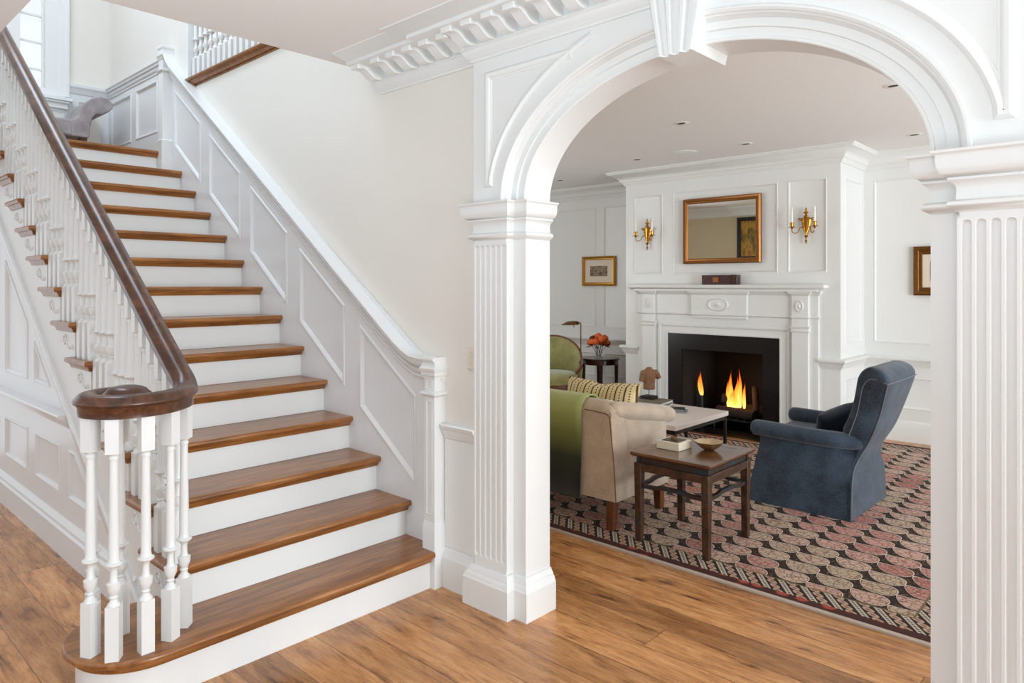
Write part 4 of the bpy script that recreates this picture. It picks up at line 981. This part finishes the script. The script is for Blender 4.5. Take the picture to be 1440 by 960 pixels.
for rr, z in ((.026, 0), (.030, .002), (.050, .014), (.068, .030), (.080, .047), (.0815, .049), (.078, .047), (.064, .030), (.045, .016), (.02, .008), (.001, .007)):
    rings.append([(-1.955 + rr * (1 + .045 * math.cos(7 * 2*PI*i/nb) * min(1, z / .03)) * math.cos(2*PI*i/nb), 3.805 + rr * (1 + .045 * math.cos(7 * 2*PI*i/nb) * min(1, z / .03)) * math.sin(2*PI*i/nb), tz + z) for i in range(nb)])
b.rings(rings); tag(b.build('bowl', M['bowl'], smooth=60), 'small lobed silver gilt bowl on the side table beside the white box', 'bowl')

# ------------------------------------------------------------------ sofa
sf = thing('sofa', (-3.4, 3.9, RZ), 'taupe velvet sofa with rolled arms seen from behind', 'sofa')
SX0, SX1 = -4.55, -2.41
def slab(mb, pts, x0, x1): mb.prism(pts, lambda u, v, w: (w, u, v), x0, x1)
b = MB(); rings = []
def sofa_sec(x, k):      # section in y,z
    return [(x, 3.505 + .0, .19), (x, 3.492, .45), (x, 3.462, .70), (x, 3.470, .755), (x, 3.50, .785), (x, 3.55, .795), (x, 3.60, .785), (x, 3.635, .75), (x, 3.66, .60), (x, 3.68, .40), (x, 3.68, .19)]
for x in (SX0, -4., -3.2, -2.62, -2.50): rings.append(sofa_sec(x, 0))
rings.append([(-2.435 + (-.0 if z > .3 else .0), y + (.0 if y < 3.55 else -.0), z - (.02 if z > .76 else 0)) for _, y, z in sofa_sec(0, 0)])
rings.append([(-2.413 + .03 * max(0, (.45 - z)) , 3.50 + (y - 3.5) * .92, z - (.045 if z > .76 else .03 if z > .72 else 0)) for _, y, z in sofa_sec(0, 0)])
b.rings(rings); b.build('back', M['sofa'], sf, smooth=55)
b = MB(); b.rings([[(xo, ya, .19), (xi, ya, .19), (xi, ya, .70 - .15 * (ya - 3.72)), (xo2, ya, .70 - .15 * (ya - 3.72)), (xo2, ya, .5)] for ya, xo, xi, xo2 in ((3.60, -2.405, -2.58, -2.425), (3.9, -2.405, -2.58, -2.425), (4.06, -2.405, -2.58, -2.425), (4.125, -2.41, -2.575, -2.428), (4.135, -2.42, -2.565, -2.436))])
b.build('arm', M['sofa'], sf, smooth=40)
b = MB(); rr = []
for y, q in ((3.50, .3), (3.515, .7), (3.55, .92), (3.62, 1.), (4.16, 1.), (4.195, .93), (4.215, .7), (4.222, .35)): rr.append([(-2.452 + .062 * q * math.cos(2*PI*i/20), y, .724 + .056 * q * math.sin(2*PI*i/20)) for i in range(20)])
rr = [[(x, y, z - .17 * (y - 3.72) - .018) for x, y, z in q] for q in rr]
b.rings(rr); b.build('arm_roll', M['sofa'], sf, smooth=60)
b = MB(); b.xf = lambda x, y, z: (SX0 + SX1 - x, y, z); b.rings(rr); b.rings([[(xo, ya, .19), (xi, ya, .19), (xi, ya, .70), (xo2, ya, .70)] for ya, xo, xi, xo2 in ((3.60, -2.405, -2.58, -2.425), (4.13, -2.41, -2.575, -2.428))])
b.build('arm', M['sofa'], sf, smooth=50)
b = MB(); b.box(SX0 + .1, -2.56, 3.66, 4.14, .19, .33); b.build('seat_rail', M['sofa'], sf, bevel=.02)
for xa, xb in ((SX0 + .17, -3.5), (-3.49, -2.585)):
    b = MB(); b.box(xa, xb, 3.67, 4.17, .33, .465); b.build('seat_cushion', M['sofa'], sf, bevel=.04, seg=4)
b = MB(); b.tube(cr([(-2.405, 3.505, .19), (-2.415, 3.493, .45), (-2.42, 3.464, .68), (-2.43, 3.462, .715), (-2.47, 3.458, .728), (-2.60, 3.456, .735)], 6), .0036, 6); b.build('piping', M['sofapipe'], sf)
for x, y in ((-2.455, 3.545), (-2.46, 4.08), (SX0 + .06, 3.545), (SX0 + .06, 4.08)):
    b = MB(); sl = -.02 if y < 3.8 else .01
    b.rings([[(x + u * h + (0 if z > .1 else 0), y + v * h + sl * (1 - z / .19), z) for u, v in ((-1, -1), (1, -1), (1, 1), (-1, 1))] for z, h in ((RZ, .022), (.19, .030))]); b.build('leg', M['legwood'], sf, bevel=.003)
# throw over the sofa back
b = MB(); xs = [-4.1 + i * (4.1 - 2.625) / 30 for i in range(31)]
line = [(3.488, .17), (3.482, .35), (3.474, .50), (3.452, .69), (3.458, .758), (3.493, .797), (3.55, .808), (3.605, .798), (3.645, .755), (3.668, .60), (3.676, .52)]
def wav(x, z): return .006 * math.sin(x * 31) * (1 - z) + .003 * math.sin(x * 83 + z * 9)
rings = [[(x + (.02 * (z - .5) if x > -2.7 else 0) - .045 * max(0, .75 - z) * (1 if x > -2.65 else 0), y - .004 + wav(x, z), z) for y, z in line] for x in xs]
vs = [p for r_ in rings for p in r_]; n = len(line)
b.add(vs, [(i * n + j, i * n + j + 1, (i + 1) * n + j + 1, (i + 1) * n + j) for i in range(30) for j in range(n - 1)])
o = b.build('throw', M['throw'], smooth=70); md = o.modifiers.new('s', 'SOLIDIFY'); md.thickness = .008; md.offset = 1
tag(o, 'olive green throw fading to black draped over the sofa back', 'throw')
def cushion(name, w, h, d, loc, rot, mat, label, pinch=0., cat='cushion'):
    b = MB(); nu, nv = 18, 12; top = []; bot = []
    for sgn in (1, -1):
        vs = []
        for j in range(nv + 1):
            for i in range(nu + 1):
                u, v = -1 + 2 * i / nu, -1 + 2 * j / nv
                th = ((1 - u ** 4) * (1 - v ** 4)) ** .5 * (1 - .18 * (u * u + v * v) / 2)
                pu = 1 - .07 * (1 - abs(v) ** 2); pv = 1 - .07 * (1 - abs(u) ** 2)
                dz = -pinch * h * math.exp(-(u / .22) ** 2) * max(0, v)
                vs.append((u * w / 2 * pu, -sgn * d / 2 * th * (1 - .35 * pinch * 3 * math.exp(-(u / .15) ** 2)), v * h / 2 * pv + dz))
        b.add(vs, [(j * (nu + 1) + i, j * (nu + 1) + i + 1, (j + 1) * (nu + 1) + i + 1, (j + 1) * (nu + 1) + i) for j in range(nv) for i in range(nu)])
    o = b.build(name, mat, local=True, smooth=80); o.location = loc; o.rotation_euler = rot
    return tag(o, label, cat)
cushion('cushion', .60, .37, .17, (-2.735, 3.800, .685), (math.radians(-12), 0, 0), M['pillow'], 'long cream striped lumbar pillow standing on the sofa', pinch=.05)

# ------------------------------------------------------------------ coffee table with books and sculpture
ct = thing('coffee_table', (-3.6, 5.55, RZ), 'low coffee table with a pale stone top on a dark metal frame', 'table')
cx0_, cx1_, cy0_, cy1_, cz_ = -4.30, -2.868, 5.02, 5.955, .362
b = MB(); b.box(cx0_, cx1_, cy0_, cy1_, cz_ - .042, cz_); b.build('table_top', M['stone'], ct, bevel=.004)
b = MB(); 
for xa, xb, ya, yb in ((cx0_ + .03, cx1_ - .012, cy0_ + .012, cy0_ + .034), (cx0_ + .03, cx1_ - .012, cy1_ - .034, cy1_ - .012), (cx0_ + .03, cx0_ + .05, cy0_ + .03, cy1_ - .03), (cx1_ - .034, cx1_ - .012, cy0_ + .03, cy1_ - .03)): b.box(xa, xb, ya, yb, cz_ - .075, cz_ - .042)
b.build('frame', M['iron'], ct)
for x in (cx0_ + .03, cx1_ - .034):
    for y in (cy0_ + .20 if x > -3 else cy0_ + .012, cy1_ - .034): b = MB(); b.box(x, x + .022, y, y + .022, RZ, cz_ - .074); b.build('leg', M['iron'], ct)
def book(loc, w, d, h, rz, mats, label, grp=None):
    t = thing('book', loc, label, 'book', grp, rz)
    b = MB(); b.box(-w/2 + .004, w/2 - .006, -d/2 + .005, d/2 - .005, .003, h - .003); b.build('pages', M['paperw'], t, local=True)
    b = MB(); b.box(-w/2, w/2, -d/2, d/2, 0, .003); b.box(-w/2, w/2, -d/2, d/2, h - .003, h); b.box(-w/2, -w/2 + .004, -d/2, d/2, .003, h - .003); b.build('cover', mats, t, local=True)
    return t
g_ = 'books on the coffee table'
book((-3.52, 5.72, cz_), .34, .27, .022, .25, M['bookblue'], 'slate blue book at the bottom of the stack under the sculpture', g_)
book((-3.56, 5.74, cz_ + .022), .36, .29, .026, .12, M['bookgrey'], 'large khaki book with white pages directly under the torso sculpture', g_)
book((-3.20, 5.60, cz_), .20, .15, .014, .35, M['bookblue'], 'small grey book under the black book on the stone table', g_)
book((-3.21, 5.61, cz_ + .014), .17, .13, .016, .5, M['bookblack'], 'small black book lying beside the stack on the stone table', g_)
ts = thing('torso_sculpture', (-3.60, 5.80, cz_ + .048), 'weathered terracotta torso fragment mounted on a black block', 'sculpture')
tz0 = cz_ + .048
b = MB(); b.box(-3.665, -3.535, 5.745, 5.855, tz0, tz0 + .030); b.build('base', M['black'], ts, bevel=.002)
b = MB(); b.lathe([(.004, 0), (.004, .09)], (-3.60, 5.80, tz0 + .03), 8); b.build('rod', M['black'], ts)
b = MB(); ca, sa = math.cos(.75), math.sin(.75)
def el(z, a, c, ox=0, oy=0): return [(-3.60 + ca * (ox + a * math.cos(2*PI*i/20)) - sa * (oy + c * math.sin(2*PI*i/20)), 5.80 + sa * (ox + a * math.cos(2*PI*i/20)) + ca * (oy + c * math.sin(2*PI*i/20)), tz0 + z) for i in range(20)]
b.rings([el(.088, .050, .034), el(.10, .058, .040), el(.14, .055, .036), el(.18, .060, .038), el(.22, .072, .044), el(.25, .078, .042), el(.27, .070, .034), el(.28, .04, .026), el(.295, .026, .024), el(.302, .02, .02)])
for s, ln in ((-1, .028), (1, .045)):
    p = [Vector((s * (.05 + ln * t), -.01 * t, .258 - .045 * t * t - (.02 * t if s > 0 else .05 * t))) for t in (0, .3, .6, 1.)]
    b.tube([(-3.60 + ca * q.x - sa * q.y, 5.80 + sa * q.x + ca * q.y, tz0 + q.z) for q in p], [.030, .030, .027, .023], 12)
o = b.build('torso', M['terra'], ts, smooth=80); md = o.modifiers.new('r', 'REMESH'); md.mode = 'VOXEL'; md.voxel_size = .005; md.use_smooth_shade = True

# ------------------------------------------------------------------ blue wing chair
wc = thing('wing_chair', (-1.78, 5.05, RZ), 'slate blue slipcovered wing chair with a tall curved back facing the coffee table', 'armchair')
b = MB(); rings = []
def rrect(x0, x1, y0, y1, z, rad, n=5):
    out = []
    for cx, cy, a0 in ((x1 - rad, y0 + rad, -PI/2), (x1 - rad, y1 - rad, 0), (x0 + rad, y1 - rad, PI/2), (x0 + rad, y0 + rad, PI)):
        for i in range(n): a = a0 + PI/2 * i / (n - 1); out.append((cx + rad * math.cos(a), cy + rad * math.sin(a), z))
    return out
# skirt and body: z, front x, back x, front half width, rear half width
for z, x0, x1, hf, hr in ((RZ, -2.135, -1.428, .385, .392), (.08, -2.12, -1.430, .375, .385), (.22, -2.09, -1.434, .362, .368), (.30, -2.075, -1.440, .352, .318), (.36, -2.06, -1.440, .347, .272), (.42, -2.05, -1.445, .343, .235), (.47, -2.05, -1.45, .335, .23)):
    pts = [(x1 - .03, 5.05 - hr), (x1 - .004, 5.05 - hr + .005), (x1, 5.05 - hr + .04), (x1, 5.05), (x1, 5.05 + hr - .04), (x1 - .004, 5.05 + hr - .005), (x1 - .03, 5.05 + hr)]
    for k in range(1, 8): t_ = k / 8; pts.append((x1 + (x0 - x1) * t_, 5.05 + hr + (hf - hr) * min(1, t_ * 1.6) ** .7))
    pts += [(x0 + .004, 5.05 + hf - .02), (x0, 5.05 + hf - .06), (x0, 5.05), (x0, 5.05 - hf + .06), (x0 + .004, 5.05 - hf + .02)]
    for k in range(7, 0, -1): t_ = k / 8; pts.append((x1 + (x0 - x1) * t_, 5.05 - hr - (hf - hr) * min(1, t_ * 1.6) ** .7))
    rings.append([(x + (.004 * math.sin(i * 2.1) if z < .2 else 0), y + (.005 * math.cos(i * 2.6) if z < .2 else 0), z) for i, (x, y) in enumerate(pts)])
b.rings(rings); b.build('skirted_body', M['blue'], wc, smooth=55)
b = MB(); b.tube(cr([(-1.428, 4.658, .02), (-1.432, 4.682, .22), (-1.437, 4.722, .29)], 5), .0035, 6); b.build('skirt_piping', M['bluepipe'], wc)
b = MB(); b.rings([[(-1.436, 4.650, .014), (-1.424, 4.658, .014), (-1.424, 4.672, .014), (-1.436, 4.668, .014)], [(-1.437, 4.676, .24), (-1.4325, 4.679, .24), (-1.4325, 4.684, .24), (-1.437, 4.682, .24)]]); b.build('pleat_shade', M['cushionblue'], wc)  # shade inside the pleat slit put in as a dark wedge
# arms
for s in (-1, 1):
    yc = 5.05 + s * .335; b = MB(); rr = []
    for x, q, z in ((-2.098, .25, .512), (-2.092, .7, .512), (-2.075, .95, .512), (-2.04, 1., .512), (-1.75, 1., .504), (-1.66, 1., .50), (-1.56, 1., .494), (-1.47, .95, .488), (-1.41, .8, .484), (-1.39, .5, .482)):
        yq = yc - s * .125 * max(0, (x + 1.74) / .34) ** 1.6 if x > -1.74 else yc
        rr.append([(x, yq + .058 * q * math.cos(2*PI*i/18), z + .054 * q * math.sin(2*PI*i/18)) for i in range(18)])
    b.rings(rr); ya, yb = sorted((yc - s * .0, yc - s * .09))
    b.build('arm', M['blue'], wc, smooth=60)
b = MB(); b.box(-2.075, -1.5, 4.80, 5.30, .30, .45); b.build('seat_cushion', M['blue'], wc, bevel=.035, seg=4)
# back with wings: horizontal U sections: z, back x, half width, wing front x
WCY = 5.05
lev = [(.26, -1.436, .345, -1.48), (.33, -1.436, .292, -1.48), (.41, -1.412, .236, -1.48), (.47, -1.376, .248, -1.50), (.54, -1.338, .272, -1.535), (.62, -1.308, .280, -1.492), (.70, -1.282, .292, -1.462), (.80, -1.252, .322, -1.440), (.887, -1.2285, .340, -1.430)]
def usec(z, xb_, hw, xw, hol=1.):
    yn, yf = WCY - hw, WCY + hw; fn = max(.19, min(hw - (.025 if z < .5 else 0), .285)) ; fw0, fw1 = WCY - fn, WCY + fn
    w = .07; o = []
    o += [(xw, fw0 + w * .6), (xw - .006, fw0 + w * .25), (xw + .010, fw0 - .004), (xw + .045, fw0 - .006), ((xw + xb_) / 2, (fw0 + yn) / 2 - .006), (xb_ - .035, yn - .002), (xb_ - .006, yn + .003), (xb_ + .001, yn + .04)]
    o += [(xb_ + .008, WCY), (xb_ + .001, yf - .04), (xb_ - .006, yf - .003), (xb_ - .035, yf + .002), ((xw + xb_) / 2, (fw1 + yf) / 2 + .006), (xw + .045, fw1 + .006), (xw + .010, fw1 + .004), (xw - .006, fw1 - w * .25), (xw, fw1 - w * .6)]
    xi = xw + (max(.03, (xb_ - xw) - .10)) * hol
    o += [(xw + .02 * hol, fw1 - w), (xi, fw1 - w * 1.5), (xi - .005, WCY), (xi, fw0 + w * 1.5), (xw + .02 * hol, fw0 + w)]
    return [(x, y, z) for x, y in o]
b = MB(); rings = [usec(*l) for l in lev]
rings += [usec(.918, -1.233, .338, -1.420, .8), usec(.948, -1.250, .330, -1.402, .5), usec(.968, -1.276, .312, -1.380, .3), usec(.979, -1.300, .285, -1.360, .1), usec(.982, -1.318, .25, -1.345, 0.)]
b.rings(rings); o = b.build('wing_back', M['blue'], wc, smooth=75); md = o.modifiers.new('s', 'SUBSURF'); md.levels = 1; md.render_levels = 2
def backedge(z_):
    for i in range(len(lev) - 1):
        a, c = lev[i], lev[i + 1]
        if a[0] <= z_ <= c[0]: t = (z_ - a[0]) / (c[0] - a[0]); return [a[q] + (c[q] - a[q]) * t for q in range(4)]
    return lev[-1]
b = MB()
zsn = [.27 + i * .0617 for i in range(11)]
b.tube([(backedge(q)[1] - .005, WCY - backedge(q)[2] + .005, q) for q in zsn], .0035, 6)
q = backedge(.887); b.tube(cr([(q[1] - .004, WCY - q[2] + .006, .887), (q[1] + .006, WCY, .889), (q[1] - .004, WCY + q[2] - .006, .887)], 6), .0035, 6)
b.build('back_piping', M['bluepipe'], wc)
b = MB(); b.tube(cr([(-1.478, 4.768, .53), (-1.445, 4.762, .62), (-1.420, 4.757, .70), (-1.400, 4.750, .80), (-1.385, 4.748, .86), (-1.345, 4.738, .905), (-1.29, 4.722, .905), (-1.235, 4.71, .888)], 6), .003, 6); b.build('wing_piping', M['bluepipe'], wc)
cushion('cushion', .34, .21, .12, (-1.665, 5.09, .555), (math.radians(24), math.radians(-14), math.radians(62)), M['cushionblue'], 'dark teal velvet cushion on the seat of the blue wing chair')

# ------------------------------------------------------------------ left corner: barrel chair, lamp, round table, flowers
bc = thing('barrel_chair', (-5.28, 6.42, RZ), 'olive green barrel armchair with a carved dark wood frame', 'armchair')
BCX, BCY, BR = -5.265, 6.36, .345
def barc(a):   # height of the back rim over the angle; opening faces the camera
    k = max(0, math.cos(a)); return .60 + .27 * k ** 1.1
b = MB(); rings = []; A0 = 1.78; AX = math.radians(128)   # back axis direction
for i in range(33):
    a = -A0 + 2 * A0 * i / 32; d = AX + a; zt_ = barc(a * .88); c_, s_ = math.cos(d), math.sin(d)
    rings.append([(BCX + c_ * rr_, BCY + s_ * rr_, z_) for rr_, z_ in ((BR, .36), (BR + .012, .5), (BR + .015, zt_ - .03), (BR - .005, zt_), (BR - .04, zt_ - .015), (BR - .065, zt_ - .08), (BR - .055, .36))])
b.rings(rings); b.build('back', M['green'], bc, smooth=70)
b = MB(); b.tube([(BCX + math.cos(AX - A0 + 2*A0*i/32) * (BR - .002), BCY + math.sin(AX - A0 + 2*A0*i/32) * (BR - .002), barc((-A0 + 2*A0*i/32) * .88) + .004) for i in range(33)], .012, 8)
for s in (-1, 1):
    d = AX + s * (A0 + .04); c_, s_ = math.cos(d), math.sin(d); zt_ = barc(A0 * .88)
    b.tube(cr([(BCX + c_ * (BR - .01), BCY + s_ * (BR - .01), zt_ + .01), (BCX + c_ * (BR + .005), BCY + s_ * (BR + .005), zt_ - .05), (BCX + c_ * (BR - .05), BCY + s_ * (BR - .05), zt_ - .12), (BCX + c_ * (BR - .035), BCY + s_ * (BR - .035), .40), (BCX + c_ * (BR - .02), BCY + s_ * (BR - .02), .30)], 5), [.017] * 21, 8)
b.build('show_wood', M['legwood'], bc, smooth=60)
b = MB(); b.lathe([(.30, .36), (.305, .40), (.30, .45), (.26, .475), (.14, .49), (.001, .492)], (BCX - .03 * math.cos(AX), BCY - .03 * math.sin(AX), 0), 32); b.build('seat', M['green'], bc, smooth=70)
b = MB(); b.lathe([(.315, .30), (.33, .305), (.33, .36), (.31, .365)], (BCX, BCY, 0), 32); b.build('seat_rail', M['legwood'], bc)
for a in (.7, -.7, 2.4, -2.4):
    d = AX + a; b = MB(); b.rings([[(BCX + math.cos(d) * .29 + u * h, BCY + math.sin(d) * .29 + v * h, z_) for u, v in ((-1, -1), (1, -1), (1, 1), (-1, 1))] for z_, h in ((RZ, .014), (.31, .022))]); b.build('leg', M['legwood'], bc)
lm = thing('floor_lamp', (-5.07, 6.67, RZ), 'slim brass pharmacy floor lamp behind the green armchair', 'floor lamp')
lx, ly, lz = -5.075, 6.665, 1.05
b = MB(); b.lathe([(.09, 0), (.092, .008), (.08, .016), (.02, .022), (.012, .03)], (lx, ly, RZ), 24); b.build('base', M['brass2'], lm)
b = MB(); b.tube([(lx, ly, RZ + .02), (lx, ly, lz - .03)] + [(lx - .03 * (1 - math.cos(t)), ly, lz - .03 + .03 * math.sin(t)) for t in (.4, .8, 1.2, PI/2)] + [(lx - .055, ly, lz)], .0065, 8); b.build('pole', M['brass2'], lm)
b = MB(); b.rings([[(x, ly - w_, lz - d_), (x, ly - w_ * .55, lz - d_ + .036 * k), (x, ly, lz - d_ + .048 * k), (x, ly + w_ * .55, lz - d_ + .036 * k), (x, ly + w_, lz - d_), (x, ly + w_ * .9, lz - d_ - .001), (x, ly, lz - d_ + .04 * k), (x, ly - w_ * .9, lz - d_ - .001)] for x, w_, d_, k in ((lx - .05, .04, .03, .9), (lx - .10, .055, .034, 1.), (lx - .20, .06, .038, .95), (lx - .255, .055, .040, .4), (lx - .27, .05, .041, .1))]); b.build('lamp_shade', M['brass2'], lm)
b = MB(); b.tube([(lx - .07, ly - .045, lz - .02), (lx - .07, ly - .045, lz - .06)], .006, 8); b.build('switch', M['brass2'], lm)
rt = thing('round_table', (-5.08, 7.05, 0), 'dark mahogany round side table with tapered legs', 'table')
RTX, RTY, RTZ = -5.06, 7.03, .605
b = MB(); b.lathe([(.23, RTZ - .02), (.243, RTZ - .016), (.246, RTZ - .008), (.242, RTZ), (.001, RTZ)], (RTX, RTY, 0), 40); b.build('table_top', M['darkwood'], rt, smooth=30)
b = MB(); b.lathe([(.20, RTZ - .075), (.222, RTZ - .075), (.222, RTZ - .02), (.2, RTZ - .02)], (RTX, RTY, 0), 40); b.build('apron', M['darkwood'], rt, smooth=30)
for a in (.55, .55 + PI/2, .55 + PI, .55 + 1.5*PI):
    px_, py_ = RTX + .2 * math.cos(a), RTY + .2 * math.sin(a); b = MB(); z0_ = RZ if py_ < 7.24 else 0
    b.rings([[(px_ + u * h, py_ + v * h, z_) for u, v in ((-1, -1), (1, -1), (1, 1), (-1, 1))] for z_, h in ((z0_, .010), (RTZ - .02, .018))]); b.build('leg', M['darkwood'], rt)
VX, VY = RTX - .005, RTY - .02
va = thing('glass_vase', (VX, VY, RTZ), 'small clear glass vase on the round table', 'vase')
b = MB(); b.lathe([(.05, 0), (.055, .004), (.058, .10), (.054, .10), (.05, .012), (.001, .010)], (VX, VY, RTZ), 24); b.build('glass', M['glass'], va)
bq = thing('bouquet', (VX, VY, RTZ + .02), 'bunch of orange roses in the glass vase', 'flowers')
q_ = random.Random(5)
for i in range(9):
    a = i * 2.4; rr_ = .0 if i == 0 else .075 + .03 * (i % 2); cx, cy = VX + rr_ * math.cos(a), VY + rr_ * math.sin(a); cz = RTZ + .205 + (.05 if i == 0 else .035 * math.sin(i * 1.7)) 
    b = MB(); R_ = .046
    for k, (s_, h_) in enumerate(((1., .0), (.82, .006), (.62, .012), (.42, .018), (.22, .02))):
        n = 20; b.rings([[(cx + R_ * s_ * f * (1 + .1 * math.sin(5 * t + k)) * math.cos(t), cy + R_ * s_ * f * (1 + .1 * math.sin(5 * t + k)) * math.sin(t), cz + h_ + zz * R_) for t in [2*PI*j/n for j in range(n)]] for f, zz in ((.25, -.75), (.75, -.5), (1., .0), (.95, .45), (.85, .6))], True, False)
    fw_ = b.build('rose', M['rose'] if i != 4 else M['rosedark'], bq, smooth=70)
    b = MB(); b.tube([(cx, cy, cz - .03), ((cx + VX) / 2, (cy + VY) / 2, RTZ + .10), (VX + .02 * math.cos(a), VY + .02 * math.sin(a), RTZ + .015)], .003, 6); b.build('stem', M['leaf'], bq)
for i in range(9):
    a = i * .7 + .3; p = Vector((VX + .08 * math.cos(a), VY + .08 * math.sin(a), RTZ + .14)); d = Vector((math.cos(a), math.sin(a), -.25 if i % 2 else .5)) * .08; s_ = Vector((-d.y, d.x, 0)) * .3
    b = MB(); m_ = p + d * .5
    b.add([tuple(p), tuple(m_ + s_ + Vector((0, 0, .01))), tuple(p + d), tuple(m_ - s_ + Vector((0, 0, .01))), tuple(m_ - Vector((0, 0, .004)))], [(0, 1, 4), (1, 2, 4), (2, 3, 4), (3, 0, 4), (0, 3, 2, 1)])
    b.build('leaf', M['leaf'], bq)

# ------------------------------------------------------------------ bench on the landing
zl = 14 * r
bn = thing('scroll_bench', (-7.2, 1.6, zl), 'grey upholstered scroll arm bench under the landing window', 'bench')
def sect(pts): return lambda: None
arm_out = cr([(1.95, zl + .20), (1.985, zl + .28), (2.00, zl + .38), (2.04, zl + .49), (2.105, zl + .555), (2.165, zl + .535), (2.18, zl + .485), (2.15, zl + .45)][::1] and [(1.955, zl + .20, 0), (1.99, zl + .30, 0), (2.01, zl + .40, 0), (2.05, zl + .44, 0), (2.10, zl + .42, 0)], 5)
pr = [(.7, zl + .20), (2.0, zl + .20), (2.012, zl + .30), (2.025, zl + .38), (2.055, zl + .425), (2.10, zl + .425), (2.16, zl + .46), (2.195, zl + .50), (2.19, zl + .545), (2.15, zl + .58), (2.09, zl + .585), (2.02, zl + .555), (1.96, zl + .49), (1.93, zl + .42), (1.905, zl + .365), (1.86, zl + .35), (.7, zl + .35)]
b = MB(); b.prism(pr[1:-2] + [(1.86, zl + .34), (1.86, zl + .2)], lambda u, v, w: (w, u, v), -7.46, -6.98); b.build('scroll_arm', M['greyfab'], bn, smooth=50, bevel=.01)
b = MB(); b.box(-7.46, -6.98, .75, 1.875, zl + .20, zl + .345); b.build('seat', M['greyfab'], bn, bevel=.02, seg=3)
for x in (-7.42, -7.02):
    for y in (.8, 1.96): b = MB(); b.rings([[(x + u * h, y + v * h, z_) for u, v in ((-1, -1), (1, -1), (1, 1), (-1, 1))] for z_, h in ((zl, .018), (zl + .2, .027))]); b.build('leg', M['darkwood'], bn)

# ------------------------------------------------------------------ light, camera
W = bpy.data.worlds.new('world'); scene.world = W; W.use_nodes = True
bg = W.node_tree.nodes['Background']; bg.inputs[0].default_value = (.89, .95, 1., 1); bg.inputs[1].default_value = 1.05
def area(name, loc, target, sx, sy, power, col):
    l = bpy.data.lights.new(name, 'AREA'); l.shape = 'RECTANGLE'; l.size = sx; l.size_y = sy; l.energy = power; l.color = col
    o = bpy.data.objects.new(name, l); C.objects.link(o); o.location = loc
    o.rotation_euler = (Vector(target) - Vector(loc)).to_track_quat('-Z', 'Y').to_euler(); return o
area('hall_key_light', (6.2, 1.2, 1.4), (-3, 1.4, 1.15), 2.2, 2.3, 330, (.84, .935, 1.))  # added area lamp in open space for daylight from the right; no window there
area('front_fill', (-1.0, -3.0, 1.5), (-1.5, 2.3, 1.3), 3.4, 2.2, 6, (.90, .955, 1.))  # added area lamp behind the camera, lifts the faces turned toward it
l = area('hall_uplight', (-.3, -1.0, .6), (-.9, -.1, 2.7), 3.0, 1.4, 56, (.72, .89, 1.)); l.data.spread = math.radians(110)  # added uplight out of view, brightens the hall ceiling
area('living_side_fill', (3.0, 5.2, 1.5), (-3.4, 4.8, .9), 2.6, 2.0, 46, (.90, .96, 1.))  # added area lamp past the open right end; no window is built
area('living_end_fill', (-6.5, 4.3, 1.6), (-3, 6.6, 1.3), 2.4, 1.8, 58, (.92, .965, 1.))  # added lamp before the windowless end wall, brightens the left recess
l = area('living_uplight', (2.1, 4.9, .5), (-.3, 5.1, 2.7), 1.8, 3.0, 74, (.78, .915, 1.)); l.data.spread = math.radians(130)  # added uplight hidden behind the right pier, brightens the living room ceiling
area('stairwell_fill', (-5.3, 1.0, 5.2), (-5.3, 1.4, 2.6), 3.2, .8, 54, (.74, .86, 1.))  # added overhead lamp shining down the stairwell, not placed at the window
p = bpy.data.lights.new('fire_glow', 'POINT'); p.energy = 2.2; p.color = (1., .45, .12); p.shadow_soft_size = .12
o = bpy.data.objects.new('fire_glow', p); C.objects.link(o); o.location = (-3.17, 6.93, .40)

cam = bpy.data.cameras.new('camera'); co = bpy.data.objects.new('camera', cam); C.objects.link(co)
co.location = (0, 0, 1.5); co.rotation_euler = (PI / 2, 0, math.atan2(985, 1060))
cam.sensor_width = 36; cam.lens = 985 * 36 / 1440; cam.shift_y = -80 / 1440; cam.clip_start = .05; cam.clip_end = 100
scene.camera = co
scene.view_settings.view_transform = 'Standard'; scene.view_settings.look = 'None'; scene.view_settings.gamma = 1.
scene.view_settings.use_curve_mapping = False; scene.view_settings.exposure = .05
scene.cycles.use_denoising = True
scene.cycles.max_bounces = 10; scene.cycles.diffuse_bounces = 6; scene.cycles.glossy_bounces = 4; scene.cycles.transparent_max_bounces = 12
scene.cycles.sample_clamp_indirect = 6.
